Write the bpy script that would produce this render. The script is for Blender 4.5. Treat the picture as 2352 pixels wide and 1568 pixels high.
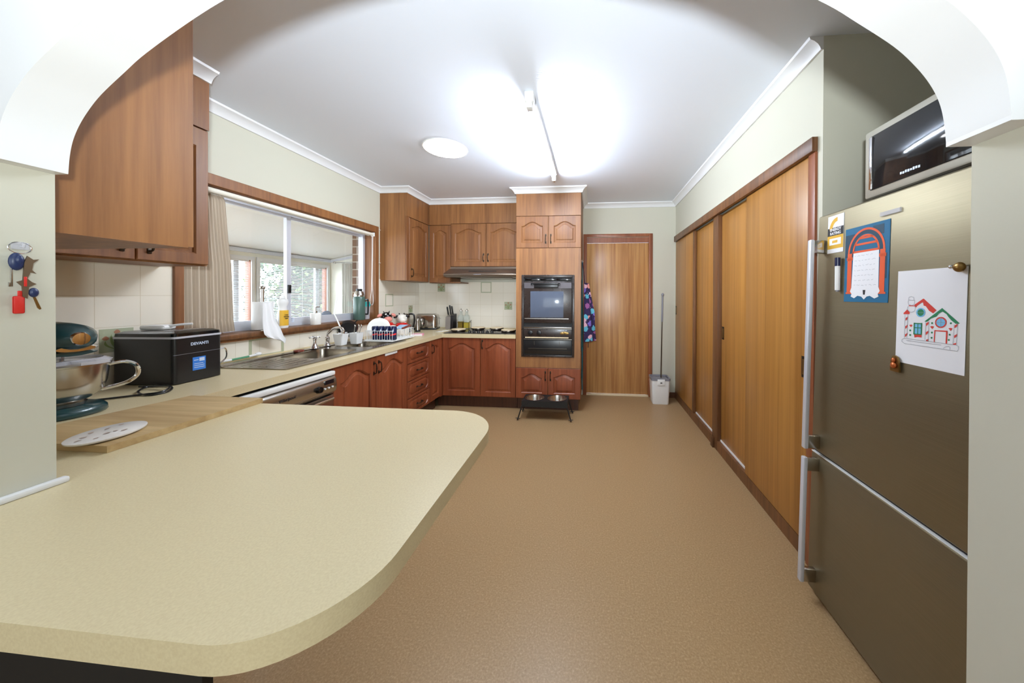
import bpy, bmesh, math, random
from mathutils import Vector, Matrix
PI = math.pi
random.seed(7)
for o in list(bpy.data.objects): bpy.data.objects.remove(o)
SC = bpy.context.scene
COL = SC.collection

# ---------------------------------------------------------------- camera
cd = bpy.data.cameras.new('camera'); cam = bpy.data.objects.new('camera', cd); COL.objects.link(cam)
cd.sensor_width = 36; cd.sensor_fit = 'HORIZONTAL'
cd.lens = 730.4/2352*36
cd.shift_x = -(1296.2-1176)/2352; cd.shift_y = -102.2/2352
cd.clip_start = 0.02; cd.clip_end = 200
YAW, PIT, ROL = 0.0895, -0.0054, -0.0035
cam.matrix_world = Matrix.Translation((0, 0, 1.35)) @ Matrix.Rotation(YAW, 4, 'Z') @ Matrix.Rotation(PI/2+PIT, 4, 'X') @ Matrix.Rotation(-ROL, 4, 'Z')
SC.camera = cam

# ---------------------------------------------------------------- world, light, exposure
W = bpy.data.worlds.new('sky'); SC.world = W; W.use_nodes = True
bg = W.node_tree.nodes['Background']; bg.inputs[0].default_value = (0.80, 0.90, 1.0, 1); bg.inputs[1].default_value = 11.0
vs = SC.view_settings; vs.view_transform = 'Standard'; vs.look = 'None'; vs.gamma = 1; vs.use_curve_mapping = False
vs.exposure = 0.36
def light(name, kind, loc, energy, color=(1, 1, 1), aim=None, **kw):
    l = bpy.data.lights.new(name, kind); l.energy = energy; l.color = color
    for k, v in kw.items(): setattr(l, k, v)
    o = bpy.data.objects.new(name, l); COL.objects.link(o); o.location = loc
    if aim: o.rotation_euler = (Vector(aim)-Vector(loc)).to_track_quat('-Z', 'Y').to_euler()
    return o
# the photographer's flash, just behind the lens, tilted up a little
fl = light('camera_flash', 'SPOT', (0.0, -0.1, 1.5), 260, (.86, .95, 1), aim=(-.4, 1.5, 3.1), spot_size=math.radians(150), spot_blend=.9, shadow_soft_size=.035)
fl.data.use_nodes = True; _n = fl.data.node_tree; _e = _n.nodes['Emission']; _f = _n.nodes.new('ShaderNodeLightFalloff')
_f.inputs['Strength'].default_value = 1.0; _f.inputs['Smooth'].default_value = 2.5; _n.links.new(_f.outputs['Quadratic'], _e.inputs['Strength'])
# daylight through the dining room glazing behind the camera
light('dining_window_daylight', 'AREA', (-.3, -2.9, 1.45), 62, (.84, .93, 1), aim=(-.3, 0, 1.1), shape='RECTANGLE', size=4.5, size_y=2.0)
TUBE = 225.0

# ---------------------------------------------------------------- helpers
def lin(c):
    return tuple(((v/255)/12.92 if v/255 <= .04045 else ((v/255+.055)/1.055)**2.4) for v in c)+(1,)
MATS = {}
def mat(name, rgb, rough=.5, metal=0., spec=None, emit=None, es=0, trans=0, alpha=1, coat=0, bump=0, bscale=200, ior=None):
    if name in MATS: return MATS[name]
    m = bpy.data.materials.new(name); m.use_nodes = True; nt = m.node_tree
    b = nt.nodes['Principled BSDF']
    b.inputs['Base Color'].default_value = lin(rgb); b.inputs['Roughness'].default_value = rough; b.inputs['Metallic'].default_value = metal
    if spec is not None: b.inputs['Specular IOR Level'].default_value = spec
    if emit: b.inputs['Emission Color'].default_value = lin(emit); b.inputs['Emission Strength'].default_value = es
    b.inputs['Transmission Weight'].default_value = trans; b.inputs['Alpha'].default_value = alpha; b.inputs['Coat Weight'].default_value = coat
    if ior: b.inputs['IOR'].default_value = ior
    # slight procedural variation for everything
    tc = nt.nodes.new('ShaderNodeTexCoord'); n = nt.nodes.new('ShaderNodeTexNoise'); n.inputs['Scale'].default_value = bscale
    nt.links.new(tc.outputs['Object'], n.inputs['Vector'])
    if bump:
        bp = nt.nodes.new('ShaderNodeBump'); bp.inputs['Strength'].default_value = bump; bp.inputs['Distance'].default_value = .002
        nt.links.new(n.outputs['Fac'], bp.inputs['Height']); nt.links.new(bp.outputs['Normal'], b.inputs['Normal'])
    elif not trans:
        mr = nt.nodes.new('ShaderNodeMapRange'); mr.inputs[3].default_value = max(0, rough-.04); mr.inputs[4].default_value = min(1, rough+.04)
        n.inputs['Scale'].default_value = 12
        nt.links.new(n.outputs['Fac'], mr.inputs[0]); nt.links.new(mr.outputs[0], b.inputs['Roughness'])
    MATS[name] = m; return m
def ramp(nt, pts):
    r = nt.nodes.new('ShaderNodeValToRGB'); e = r.color_ramp.elements
    while len(e) < len(pts): e.new(.5)
    for i, (p, c) in enumerate(pts): e[i].position = p; e[i].color = lin(c)
    return r
def wood(name, dark, light_, rough=.38, grain=(38, 38, 1.6), band=(7, 7, .25), axis=None):
    m = bpy.data.materials.new(name); m.use_nodes = True; nt = m.node_tree; b = nt.nodes['Principled BSDF']
    tc = nt.nodes.new('ShaderNodeTexCoord'); oi = nt.nodes.new('ShaderNodeObjectInfo')
    ad = nt.nodes.new('ShaderNodeVectorMath'); ad.operation = 'ADD'
    ml = nt.nodes.new('ShaderNodeVectorMath'); ml.operation = 'SCALE'; ml.inputs[0].default_value = (3.1, 5.3, 1.7)
    nt.links.new(oi.outputs['Random'], ml.inputs['Scale']); nt.links.new(tc.outputs['Object'], ad.inputs[0]); nt.links.new(ml.outputs[0], ad.inputs[1])
    outs = []
    for sc, det in ((grain, 5), (band, 2)):
        mp = nt.nodes.new('ShaderNodeMapping'); mp.inputs['Scale'].default_value = sc
        n = nt.nodes.new('ShaderNodeTexNoise'); n.inputs['Scale'].default_value = 1; n.inputs['Detail'].default_value = det; n.inputs['Roughness'].default_value = .6
        nt.links.new(ad.outputs[0], mp.inputs['Vector']); nt.links.new(mp.outputs[0], n.inputs['Vector']); outs.append(n)
    mx = nt.nodes.new('ShaderNodeMath'); mx.operation = 'MULTIPLY_ADD'; mx.inputs[1].default_value = .55
    m2 = nt.nodes.new('ShaderNodeMath'); m2.operation = 'MULTIPLY'; m2.inputs[1].default_value = .45
    nt.links.new(outs[1].outputs['Fac'], m2.inputs[0]); nt.links.new(outs[0].outputs['Fac'], mx.inputs[0]); nt.links.new(m2.outputs[0], mx.inputs[2])
    r = ramp(nt, [(.36, dark), (.64, light_)]); nt.links.new(mx.outputs[0], r.inputs[0]); nt.links.new(r.outputs[0], b.inputs['Base Color'])
    b.inputs['Roughness'].default_value = rough
    bp = nt.nodes.new('ShaderNodeBump'); bp.inputs['Strength'].default_value = .08; bp.inputs['Distance'].default_value = .001
    nt.links.new(outs[0].outputs['Fac'], bp.inputs['Height']); nt.links.new(bp.outputs['Normal'], b.inputs['Normal'])
    MATS[name] = m; return m

class MB:
    def __init__(s): s.b = bmesh.new()
    def _new(s, fn):
        nv = len(s.b.verts); fn(); s.b.verts.ensure_lookup_table(); return s.b.verts[nv:]
    def box(s, x0, y0, z0, x1, y1, z1, bev=0, seg=2, rot=None, about=None):
        r = bmesh.ops.create_cube(s.b, size=1)['verts']
        c = Vector(((x0+x1)/2, (y0+y1)/2, (z0+z1)/2))
        for v in r: v.co = Vector((v.co.x*abs(x1-x0), v.co.y*abs(y1-y0), v.co.z*abs(z1-z0)))+c
        if bev:
            ed = set(e for v in r for e in v.link_edges)
            rr = bmesh.ops.bevel(s.b, geom=list(ed), offset=bev, segments=seg, affect='EDGES', profile=.5)
            r = list(set(rr['verts']) | set(v for v in r if v.is_valid))
        if rot is not None:
            for v in r: v.co = rot @ (v.co-Vector(about or c))+Vector(about or c)
        return s
    def cyl(s, p0, p1, r, r2=None, n=18, cap=True):
        p0, p1 = Vector(p0), Vector(p1); d = p1-p0; q = d.to_track_quat('Z', 'Y').to_matrix()
        r2 = r if r2 is None else r2; A = []; B = []
        for i in range(n):
            a = 2*PI*i/n; u = q @ Vector((math.cos(a), math.sin(a), 0))
            A.append(s.b.verts.new(p0+u*r)); B.append(s.b.verts.new(p1+u*r2))
        for i in range(n): s.b.faces.new((A[i], A[(i+1) % n], B[(i+1) % n], B[i]))
        if cap: s.b.faces.new(A[::-1]); s.b.faces.new(B)
        return s
    def lathe(s, prof, c=(0, 0, 0), n=28, sx=1, sy=1, M=None):
        rings = []
        for (r, z) in prof:
            if r < 1e-6:
                p = Vector((0, 0, z)); p = (M @ p) if M else p
                rings.append([s.b.verts.new(p+Vector(c))])
            else:
                R = []
                for i in range(n):
                    a = 2*PI*i/n; p = Vector((r*math.cos(a)*sx, r*math.sin(a)*sy, z)); p = (M @ p) if M else p
                    R.append(s.b.verts.new(p+Vector(c)))
                rings.append(R)
        for A, B in zip(rings[:-1], rings[1:]):
            for i in range(n):
                j = (i+1) % n
                if len(A) == 1 and len(B) == 1: break
                if len(A) == 1: s.b.faces.new((A[0], B[j], B[i]))
                elif len(B) == 1: s.b.faces.new((A[i], A[j], B[0]))
                else: s.b.faces.new((A[i], A[j], B[j], B[i]))
        return s
    def tube(s, pts, r, n=8, closed=False):
        pts = [Vector(p) for p in pts]; N = len(pts); rings = []; up = None
        for k in range(N):
            if closed: t = pts[(k+1) % N]-pts[k-1]
            else: t = pts[min(k+1, N-1)]-pts[max(k-1, 0)]
            t.normalize()
            if up is None: up = t.orthogonal().normalized()
            up = (up-t*up.dot(t)).normalized(); w = t.cross(up)
            rr = r[k] if isinstance(r, (list, tuple)) else r
            rings.append([s.b.verts.new(pts[k]+(up*math.cos(2*PI*i/n)+w*math.sin(2*PI*i/n))*rr) for i in range(n)])
        prs = list(zip(rings[:-1], rings[1:]))+([(rings[-1], rings[0])] if closed else [])
        for A, B in prs:
            for i in range(n): s.b.faces.new((A[i], A[(i+1) % n], B[(i+1) % n], B[i]))
        if not closed: s.b.faces.new(rings[0][::-1]); s.b.faces.new(rings[-1])
        return s
    def prism(s, poly, axis, a0, a1):
        def P(u, v, a): return {'x': (a, u, v), 'y': (u, a, v), 'z': (u, v, a)}[axis]
        A = [s.b.verts.new(P(u, v, a0)) for u, v in poly]; B = [s.b.verts.new(P(u, v, a1)) for u, v in poly]
        n = len(poly)
        for i in range(n): s.b.faces.new((A[i], A[(i+1) % n], B[(i+1) % n], B[i]))
        s.b.faces.new(A[::-1]); s.b.faces.new(B); return s
    def loft(s, rings, cap0=True, cap1=True, closed=True):
        R = [[s.b.verts.new(p) for p in ring] for ring in rings]
        for A, B in zip(R[:-1], R[1:]):
            n = len(A)
            for i in range(n if closed else n-1): s.b.faces.new((A[i], A[(i+1) % n], B[(i+1) % n], B[i]))
        if cap0: s.b.faces.new(R[0][::-1])
        if cap1: s.b.faces.new(R[-1])
        return s
    def ell(s, c, rx, ry, rz, u=20, v=12, M=None):
        r = bmesh.ops.create_uvsphere(s.b, u_segments=u, v_segments=v, radius=1)['verts']
        for p in r:
            q = Vector((p.co.x*rx, p.co.y*ry, p.co.z*rz)); p.co = ((M @ q) if M else q)+Vector(c)
        return s
    def plate(s, outer, holes, z0, z1):
        for zz in (z0, z1):
            es = []
            for lp in [outer]+holes:
                vv = [s.b.verts.new((x, y, zz)) for x, y in lp]
                es += [s.b.edges.new((vv[i], vv[(i+1) % len(vv)])) for i in range(len(vv))]
            bmesh.ops.triangle_fill(s.b, edges=es, use_beauty=True, use_dissolve=False)
        for lp in [outer]+holes:
            A = [s.b.verts.new((x, y, z0)) for x, y in lp]; B = [s.b.verts.new((x, y, z1)) for x, y in lp]
            for i in range(len(lp)): j = (i+1) % len(lp); s.b.faces.new((A[i], A[j], B[j], B[i]))
        bmesh.ops.remove_doubles(s.b, verts=s.b.verts, dist=1e-5); return s
    def face(s, pts): s.b.faces.new([s.b.verts.new(p) for p in pts]); return s
    def build(s, name, m, parent=None, smooth=True, ang=35, loc=None, fix=True):
        if fix: bmesh.ops.recalc_face_normals(s.b, faces=s.b.faces)
        me = bpy.data.meshes.new(name); s.b.to_mesh(me); s.b.free()
        if smooth:
            for p in me.polygons: p.use_smooth = True
            me.set_sharp_from_angle(angle=math.radians(ang))
        me.materials.append(MATS[m] if isinstance(m, str) else m)
        o = bpy.data.objects.new(name, me); COL.objects.link(o)
        if parent: o.parent = parent
        if loc: o.location = loc
        return o
def tag(o, label, cat, group=None, kind=None):
    if label: o['label'] = label
    if cat: o['category'] = cat
    if group: o['group'] = group
    if kind: o['kind'] = kind
    return o
def thing(name, label, cat, loc=(0, 0, 0), rz=0, group=None):
    o = bpy.data.objects.new(name, None); COL.objects.link(o); o.location = loc; o.rotation_euler = (0, 0, rz)
    o.empty_display_size = .05
    return tag(o, label, cat, group)
def struct(name, mb, m, label=None, parent=None, **k):
    o = mb.build(name, m, parent, **k); o['kind'] = 'structure'
    if label: o['label'] = label
    return o
def copy_tree(o, parent=None):
    c = o.copy(); COL.objects.link(c)
    if parent: c.parent = parent
    for ch in [x for x in bpy.data.objects if x.parent == o]: copy_tree(ch, c)
    return c
def text(body, size, m, name, parent, loc, rot, ext=.0004, align='CENTER', sx=1, shear=0, bold=0):
    cu = bpy.data.curves.new(name, 'FONT'); cu.body = body; cu.size = size; cu.extrude = ext; cu.align_x = align; cu.align_y = 'CENTER'; cu.shear = shear; cu.offset = bold
    t = bpy.data.objects.new(name, cu); COL.objects.link(t)
    dg = bpy.context.evaluated_depsgraph_get(); me = bpy.data.meshes.new_from_object(t.evaluated_get(dg))
    bpy.data.objects.remove(t); me.materials.clear(); me.materials.append(MATS[m])
    o = bpy.data.objects.new(name, me); COL.objects.link(o); o.parent = parent; o.location = loc; o.rotation_euler = rot; o.scale = (sx, 1, 1)
    return o
def rrect(x0, y0, x1, y1, r, n=5):
    P = []
    for cx, cy, a0 in ((x1-r, y0+r, -PI/2), (x1-r, y1-r, 0), (x0+r, y1-r, PI/2), (x0+r, y0+r, PI)):
        for i in range(n+1): a = a0+PI/2*i/n; P.append((cx+r*math.cos(a), cy+r*math.sin(a)))
    return P
def arc(cx, cy, r, a0, a1, n=14): return [(cx+r*math.cos(a0+(a1-a0)*i/n), cy+r*math.sin(a0+(a1-a0)*i/n)) for i in range(n+1)]
def smoothpath(pts, k=6):
    P = [Vector(p) for p in pts]; out = []
    for i in range(len(P)-1):
        a, b, c, d = P[max(i-1, 0)], P[i], P[i+1], P[min(i+2, len(P)-1)]
        for j in range(k):
            t = j/k; out.append(.5*((2*b)+(c-a)*t+(2*a-5*b+4*c-d)*t*t+(3*b-a-3*c+d)*t*t*t))
    out.append(P[-1]); return out

# ---------------------------------------------------------------- materials
mat('ceiling_white', (236, 243, 255), .7, bump=.05, bscale=60)
mat('gloss_white_paint', (226, 226, 226), .35)
mat('wall_cream', (200, 197, 180), .62, bump=.04, bscale=150)
mat('sunroom_wall', (238, 236, 222), .5)
mat('sunroom_ceiling', (240, 240, 234), .5)
mat('skirting_brown', (96, 60, 40), .4)
wood('veneer', (116, 74, 40), (158, 108, 62), .44)
wood('timber', (112, 68, 36), (150, 100, 56), .46)
wood('timber_red', (112, 52, 28), (148, 78, 46))
wood('door_veneer', (154, 100, 56), (204, 156, 98), .32, grain=(45, 45, 1.2), band=(11, 11, .15))
wood('pantry_veneer', (146, 97, 42), (178, 126, 62), .36, grain=(60, 60, 1.0), band=(14, 14, .12))
wood('dark_trim', (88, 56, 30), (128, 84, 48), .45)
wood('door_frame_wood', (122, 66, 40), (158, 96, 62), .35)
wood('board_wood', (168, 138, 92), (200, 172, 124), .5, grain=(2.5, 40, 40), band=(1, 9, 9))
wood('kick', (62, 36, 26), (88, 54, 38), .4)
mat('cabinet_inside', (70, 44, 30), .7)
mat('steel', (190, 186, 180), .22, 1.0)
mat('steel_dark', (120, 112, 102), .3, 1.0)
mat('sink_steel', (150, 142, 130), .26, 1.0)
mat('chrome', (225, 225, 228), .07, 1.0)
mat('aluminium', (214, 217, 226), .35, .3)
mat('white_plastic', (236, 236, 234), .35)
mat('white_ceramic', (240, 238, 232), .15)
mat('black_plastic', (22, 22, 24), .3)
mat('black_gloss', (14, 13, 14), .12)
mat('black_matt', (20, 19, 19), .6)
mat('brown_enamel', (46, 36, 32), .28)
mat('antique_metal', (62, 52, 42), .38, .8)
mat('brass', (150, 120, 70), .3, .9)
mat('teal_dark', (22, 62, 66), .3, coat=.5)
mat('green_enamel', (72, 98, 88), .35)
mat('aqua', (32, 186, 184), .35)
mat('clear_plastic', (225, 225, 232), .2, alpha=.45)
mat('paper_white', (240, 240, 244), .7)
mat('towel_paper', (238, 238, 238), .85, bump=.2, bscale=120)
mat('yellow_label', (226, 176, 52), .5)
mat('dark_print', (36, 34, 36), .6)
mat('red_print', (214, 58, 44), .6)
mat('orange_print', (226, 92, 44), .6)
mat('green_print', (30, 128, 82), .6)
mat('blue_print', (120, 190, 232), .6)
mat('pale_green', (176, 180, 150), .3)
mat('leaf_print', (132, 146, 92), .35)
mat('tulip_print', (168, 116, 88), .35)
mat('blue_sticker', (52, 120, 206), .4)
mat('navy', (26, 34, 72), .25)
mat('navy_red', (226, 52, 48), .3)
mat('light_print', (196, 208, 230), .3)
mat('cow_black', (20, 18, 20), .12)
mat('cow_white', (244, 240, 230), .12)
mat('cow_pink', (232, 150, 136), .18)
mat('cow_red', (206, 34, 30), .15)
mat('cow_green', (64, 150, 86), .15)
mat('cow_mauve', (190, 130, 196), .2)
mat('marble', (232, 228, 222), .2)
mat('marble_vein', (170, 150, 138), .3)
mat('cream_enamel', (228, 208, 170), .42)
mat('oil_gold', (186, 164, 62), .12)
mat('oil_dark', (120, 98, 34), .12)
mat('bottle_glass', (214, 222, 212), .06, alpha=.35)
mat('key_red', (206, 44, 36), .4)
mat('key_blue', (30, 44, 84), .35)
mat('towel_pink', (226, 150, 168), .85)
mat('towel_white', (236, 228, 226), .85)
mat('apron_teal', (22, 84, 92), .8)
mat('grey_plastic', (132, 132, 140), .4)
mat('red_brown', (120, 48, 34), .35)
mat('brush_green', (84, 150, 112), .4)
mat('foliage', (30, 58, 34), .5)
mat('foliage_light', (84, 112, 58), .5)
mat('grey_ornament', (104, 112, 126), .5)
mat('curtain_grey', (196, 194, 186), .8)
mat('curtain_cream', (216, 202, 182), .85, bump=.3, bscale=500)
mat('slat_white', (232, 236, 240), .4)
mat('tube_glow', (255, 255, 255), .3, emit=(228, 240, 255), es=TUBE)
mat('oyster_glow', (255, 255, 255), .3, emit=(244, 248, 255), es=30.0)
mat('lcd_black', (16, 18, 26), .15)
mat('dark_glass', (30, 32, 34), .06)
mat('oven_window', (88, 96, 112), .1)
mat('poster_blue', (14, 100, 140), .6)
mat('poster_dark', (22, 62, 84), .6)
mat('paving', (150, 146, 138), .8)
mat('fence_blue', (150, 180, 196), .6)
def special():
    # vinyl floor with fine speckle
    m = bpy.data.materials.new('floor_vinyl'); m.use_nodes = True; nt = m.node_tree; b = nt.nodes['Principled BSDF']
    tc = nt.nodes.new('ShaderNodeTexCoord')
    n1 = nt.nodes.new('ShaderNodeTexNoise'); n1.inputs['Scale'].default_value = 130; n1.inputs['Detail'].default_value = 4; n1.inputs['Roughness'].default_value = .7
    n2 = nt.nodes.new('ShaderNodeTexNoise'); n2.inputs['Scale'].default_value = 1.3
    vo = nt.nodes.new('ShaderNodeTexVoronoi'); vo.inputs['Scale'].default_value = 75
    for n in (n1, n2, vo): nt.links.new(tc.outputs['Object'], n.inputs['Vector'])
    r = ramp(nt, [(.3, (146, 117, 80)), (.55, (166, 136, 98)), (.72, (188, 160, 122))]); nt.links.new(n1.outputs['Fac'], r.inputs[0])
    r2 = ramp(nt, [(.0, (214, 190, 150)), (.06, (255, 255, 255))])
    mx = nt.nodes.new('ShaderNodeMixRGB'); mx.blend_type = 'MIX'
    th = nt.nodes.new('ShaderNodeMath'); th.operation = 'LESS_THAN'; th.inputs[1].default_value = .12
    nt.links.new(vo.outputs['Distance'], th.inputs[0])
    mm = nt.nodes.new('ShaderNodeMath'); mm.operation = 'MULTIPLY'; mm.inputs[1].default_value = .45; nt.links.new(th.outputs[0], mm.inputs[0])
    nt.links.new(mm.outputs[0], mx.inputs[0]); nt.links.new(r.outputs[0], mx.inputs[1]); mx.inputs[2].default_value = lin((192, 163, 120))
    nt.links.new(mx.outputs[0], b.inputs['Base Color'])
    mr = nt.nodes.new('ShaderNodeMapRange'); b.inputs['Specular IOR Level'].default_value = .3; mr.inputs[3].default_value = .28; mr.inputs[4].default_value = .42; nt.links.new(n2.outputs['Fac'], mr.inputs[0]); nt.links.new(mr.outputs[0], b.inputs['Roughness'])
    bp = nt.nodes.new('ShaderNodeBump'); bp.inputs['Strength'].default_value = .03; bp.inputs['Distance'].default_value = .001
    nt.links.new(n1.outputs['Fac'], bp.inputs['Height']); nt.links.new(bp.outputs['Normal'], b.inputs['Normal']); MATS['floor_vinyl'] = m
    # laminate worktop
    m = bpy.data.materials.new('laminate'); m.use_nodes = True; nt = m.node_tree; b = nt.nodes['Principled BSDF']
    tc = nt.nodes.new('ShaderNodeTexCoord'); n1 = nt.nodes.new('ShaderNodeTexNoise'); n1.inputs['Scale'].default_value = 260; n1.inputs['Detail'].default_value = 3
    nt.links.new(tc.outputs['Object'], n1.inputs['Vector'])
    r = ramp(nt, [(.3, (206, 189, 150)), (.7, (216, 201, 162))]); nt.links.new(n1.outputs['Fac'], r.inputs[0]); nt.links.new(r.outputs[0], b.inputs['Base Color'])
    b.inputs['Roughness'].default_value = .36
    bp = nt.nodes.new('ShaderNodeBump'); bp.inputs['Strength'].default_value = .05; bp.inputs['Distance'].default_value = .0006
    nt.links.new(n1.outputs['Fac'], bp.inputs['Height']); nt.links.new(bp.outputs['Normal'], b.inputs['Normal']); MATS['laminate'] = m
    # glazed wall tiles, laid in the local x-z plane
    m = bpy.data.materials.new('wall_tile'); m.use_nodes = True; nt = m.node_tree; b = nt.nodes['Principled BSDF']
    tc = nt.nodes.new('ShaderNodeTexCoord'); sp = nt.nodes.new('ShaderNodeSeparateXYZ'); cb = nt.nodes.new('ShaderNodeCombineXYZ')
    nt.links.new(tc.outputs['Object'], sp.inputs[0]); nt.links.new(sp.outputs['X'], cb.inputs['X']); nt.links.new(sp.outputs['Z'], cb.inputs['Y'])
    br = nt.nodes.new('ShaderNodeTexBrick'); br.offset = 0; br.inputs['Scale'].default_value = 1; br.inputs['Brick Width'].default_value = .161; br.inputs['Row Height'].default_value = .162
    br.inputs['Mortar Size'].default_value = .0016; br.inputs['Mortar Smooth'].default_value = .4; br.inputs['Bias'].default_value = 0
    br.inputs['Color1'].default_value = lin((236, 228, 212)); br.inputs['Color2'].default_value = lin((232, 224, 207)); br.inputs['Mortar'].default_value = lin((214, 202, 178))
    nt.links.new(cb.outputs[0], br.inputs['Vector']); nt.links.new(br.outputs['Color'], b.inputs['Base Color']); b.inputs['Roughness'].default_value = .2
    bp = nt.nodes.new('ShaderNodeBump'); bp.inputs['Strength'].default_value = .25; bp.inputs['Distance'].default_value = .001; bp.invert = True
    nt.links.new(br.outputs['Fac'], bp.inputs['Height']); nt.links.new(bp.outputs['Normal'], b.inputs['Normal']); MATS['wall_tile'] = m
    # brick
    m = bpy.data.materials.new('brick'); m.use_nodes = True; nt = m.node_tree; b = nt.nodes['Principled BSDF']
    tc = nt.nodes.new('ShaderNodeTexCoord'); sp = nt.nodes.new('ShaderNodeSeparateXYZ'); cb = nt.nodes.new('ShaderNodeCombineXYZ'); ad = nt.nodes.new('ShaderNodeMath')
    nt.links.new(tc.outputs['Object'], sp.inputs[0]); nt.links.new(sp.outputs['X'], ad.inputs[0]); nt.links.new(sp.outputs['Y'], ad.inputs[1]); nt.links.new(ad.outputs[0], cb.inputs['X']); nt.links.new(sp.outputs['Z'], cb.inputs['Y'])
    br = nt.nodes.new('ShaderNodeTexBrick'); br.inputs['Scale'].default_value = 1; br.inputs['Brick Width'].default_value = .24; br.inputs['Row Height'].default_value = .086; br.inputs['Mortar Size'].default_value = .006
    br.inputs['Color1'].default_value = lin((120, 92, 70)); br.inputs['Color2'].default_value = lin((92, 70, 56)); br.inputs['Mortar'].default_value = lin((160, 150, 136))
    nt.links.new(cb.outputs[0], br.inputs['Vector']); nt.links.new(br.outputs['Color'], b.inputs['Base Color']); b.inputs['Roughness'].default_value = .8; MATS['brick'] = m
    # brushed fridge steel (horizontal brushing along local y)
    m = bpy.data.materials.new('fridge_steel'); m.use_nodes = True; nt = m.node_tree; b = nt.nodes['Principled BSDF']
    tc = nt.nodes.new('ShaderNodeTexCoord'); mp = nt.nodes.new('ShaderNodeMapping'); mp.inputs['Scale'].default_value = (3, 3, 900); n1 = nt.nodes.new('ShaderNodeTexNoise'); n1.inputs['Scale'].default_value = 1
    nt.links.new(tc.outputs['Object'], mp.inputs[0]); nt.links.new(mp.outputs[0], n1.inputs['Vector'])
    r = ramp(nt, [(.3, (134, 124, 100)), (.7, (142, 132, 108))]); nt.links.new(n1.outputs['Fac'], r.inputs[0]); nt.links.new(r.outputs[0], b.inputs['Base Color'])
    b.inputs['Metallic'].default_value = .75; b.inputs['Roughness'].default_value = .46; b.inputs['Anisotropic'].default_value = .5
    MATS['fridge_steel'] = m
    # window glass
    m = bpy.data.materials.new('window_glass'); m.use_nodes = True; nt = m.node_tree; nt.nodes.remove(nt.nodes['Principled BSDF'])
    t = nt.nodes.new('ShaderNodeBsdfTransparent'); g = nt.nodes.new('ShaderNodeBsdfGlossy'); g.inputs['Roughness'].default_value = .02; f = nt.nodes.new('ShaderNodeMath'); f.operation = 'MULTIPLY_ADD'; f.inputs[1].default_value = .7; f.inputs[2].default_value = .04; lw = nt.nodes.new('ShaderNodeLayerWeight'); pw = nt.nodes.new('ShaderNodeMath'); pw.operation = 'POWER'; pw.inputs[1].default_value = 4; nt.links.new(lw.outputs['Facing'], pw.inputs[0]); nt.links.new(pw.outputs[0], f.inputs[0])
    mx = nt.nodes.new('ShaderNodeMixShader'); nt.links.new(f.outputs[0], mx.inputs[0]); nt.links.new(t.outputs[0], mx.inputs[1]); nt.links.new(g.outputs[0], mx.inputs[2]); nt.links.new(mx.outputs[0], nt.nodes['Material Output'].inputs[0])
    MATS['window_glass'] = m
    # sheer curtain
    m = bpy.data.materials.new('sheer'); m.use_nodes = True; nt = m.node_tree; b = nt.nodes['Principled BSDF']; b.inputs['Base Color'].default_value = lin((200, 186, 168)); b.inputs['Roughness'].default_value = .9
    tr = nt.nodes.new('ShaderNodeBsdfTranslucent'); tr.inputs[0].default_value = lin((200, 182, 160)); t = nt.nodes.new('ShaderNodeBsdfTransparent')
    m1 = nt.nodes.new('ShaderNodeMixShader'); m1.inputs[0].default_value = .06; nt.links.new(b.outputs[0], m1.inputs[1]); nt.links.new(tr.outputs[0], m1.inputs[2])
    m2 = nt.nodes.new('ShaderNodeMixShader'); m2.inputs[0].default_value = .0; nt.links.new(m1.outputs[0], m2.inputs[1]); nt.links.new(t.outputs[0], m2.inputs[2]); nt.links.new(m2.outputs[0], nt.nodes['Material Output'].inputs[0])
    MATS['sheer'] = m
    # floral apron cloth
    m = bpy.data.materials.new('floral'); m.use_nodes = True; nt = m.node_tree; b = nt.nodes['Principled BSDF']; b.inputs['Roughness'].default_value = .85
    tc = nt.nodes.new('ShaderNodeTexCoord'); vo = nt.nodes.new('ShaderNodeTexVoronoi'); vo.inputs['Scale'].default_value = 13; nt.links.new(tc.outputs['Object'], vo.inputs['Vector'])
    r = nt.nodes.new('ShaderNodeValToRGB'); r.color_ramp.interpolation = 'CONSTANT'; e = r.color_ramp.elements
    sp = nt.nodes.new('ShaderNodeSeparateColor'); nt.links.new(vo.outputs['Color'], sp.inputs[0])
    cols = [(0, (226, 178, 196)), (.25, (96, 180, 206)), (.5, (150, 84, 140)), (.7, (226, 148, 140)), (.85, (122, 100, 190))]
    while len(e) < 5: e.new(.5)
    for i, (p, c) in enumerate(cols): e[i].position = p; e[i].color = lin(c)
    nt.links.new(sp.outputs[0], r.inputs[0])
    n = nt.nodes.new('ShaderNodeTexNoise'); n.inputs['Scale'].default_value = 42; nt.links.new(tc.outputs['Object'], n.inputs['Vector'])
    ml = nt.nodes.new('ShaderNodeMath'); ml.operation = 'MULTIPLY_ADD'; ml.inputs[1].default_value = .7; nt.links.new(n.outputs['Fac'], ml.inputs[0]); nt.links.new(vo.outputs['Distance'], ml.inputs[2])
    lt = nt.nodes.new('ShaderNodeMath'); lt.operation = 'LESS_THAN'; lt.inputs[1].default_value = .80; nt.links.new(ml.outputs[0], lt.inputs[0])
    mx = nt.nodes.new('ShaderNodeMixRGB'); mx.inputs[1].default_value = lin((44, 30, 76)); nt.links.new(lt.outputs[0], mx.inputs[0]); nt.links.new(r.outputs[0], mx.inputs[2]); nt.links.new(mx.outputs[0], b.inputs['Base Color']); MATS['floral'] = m
special()

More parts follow.
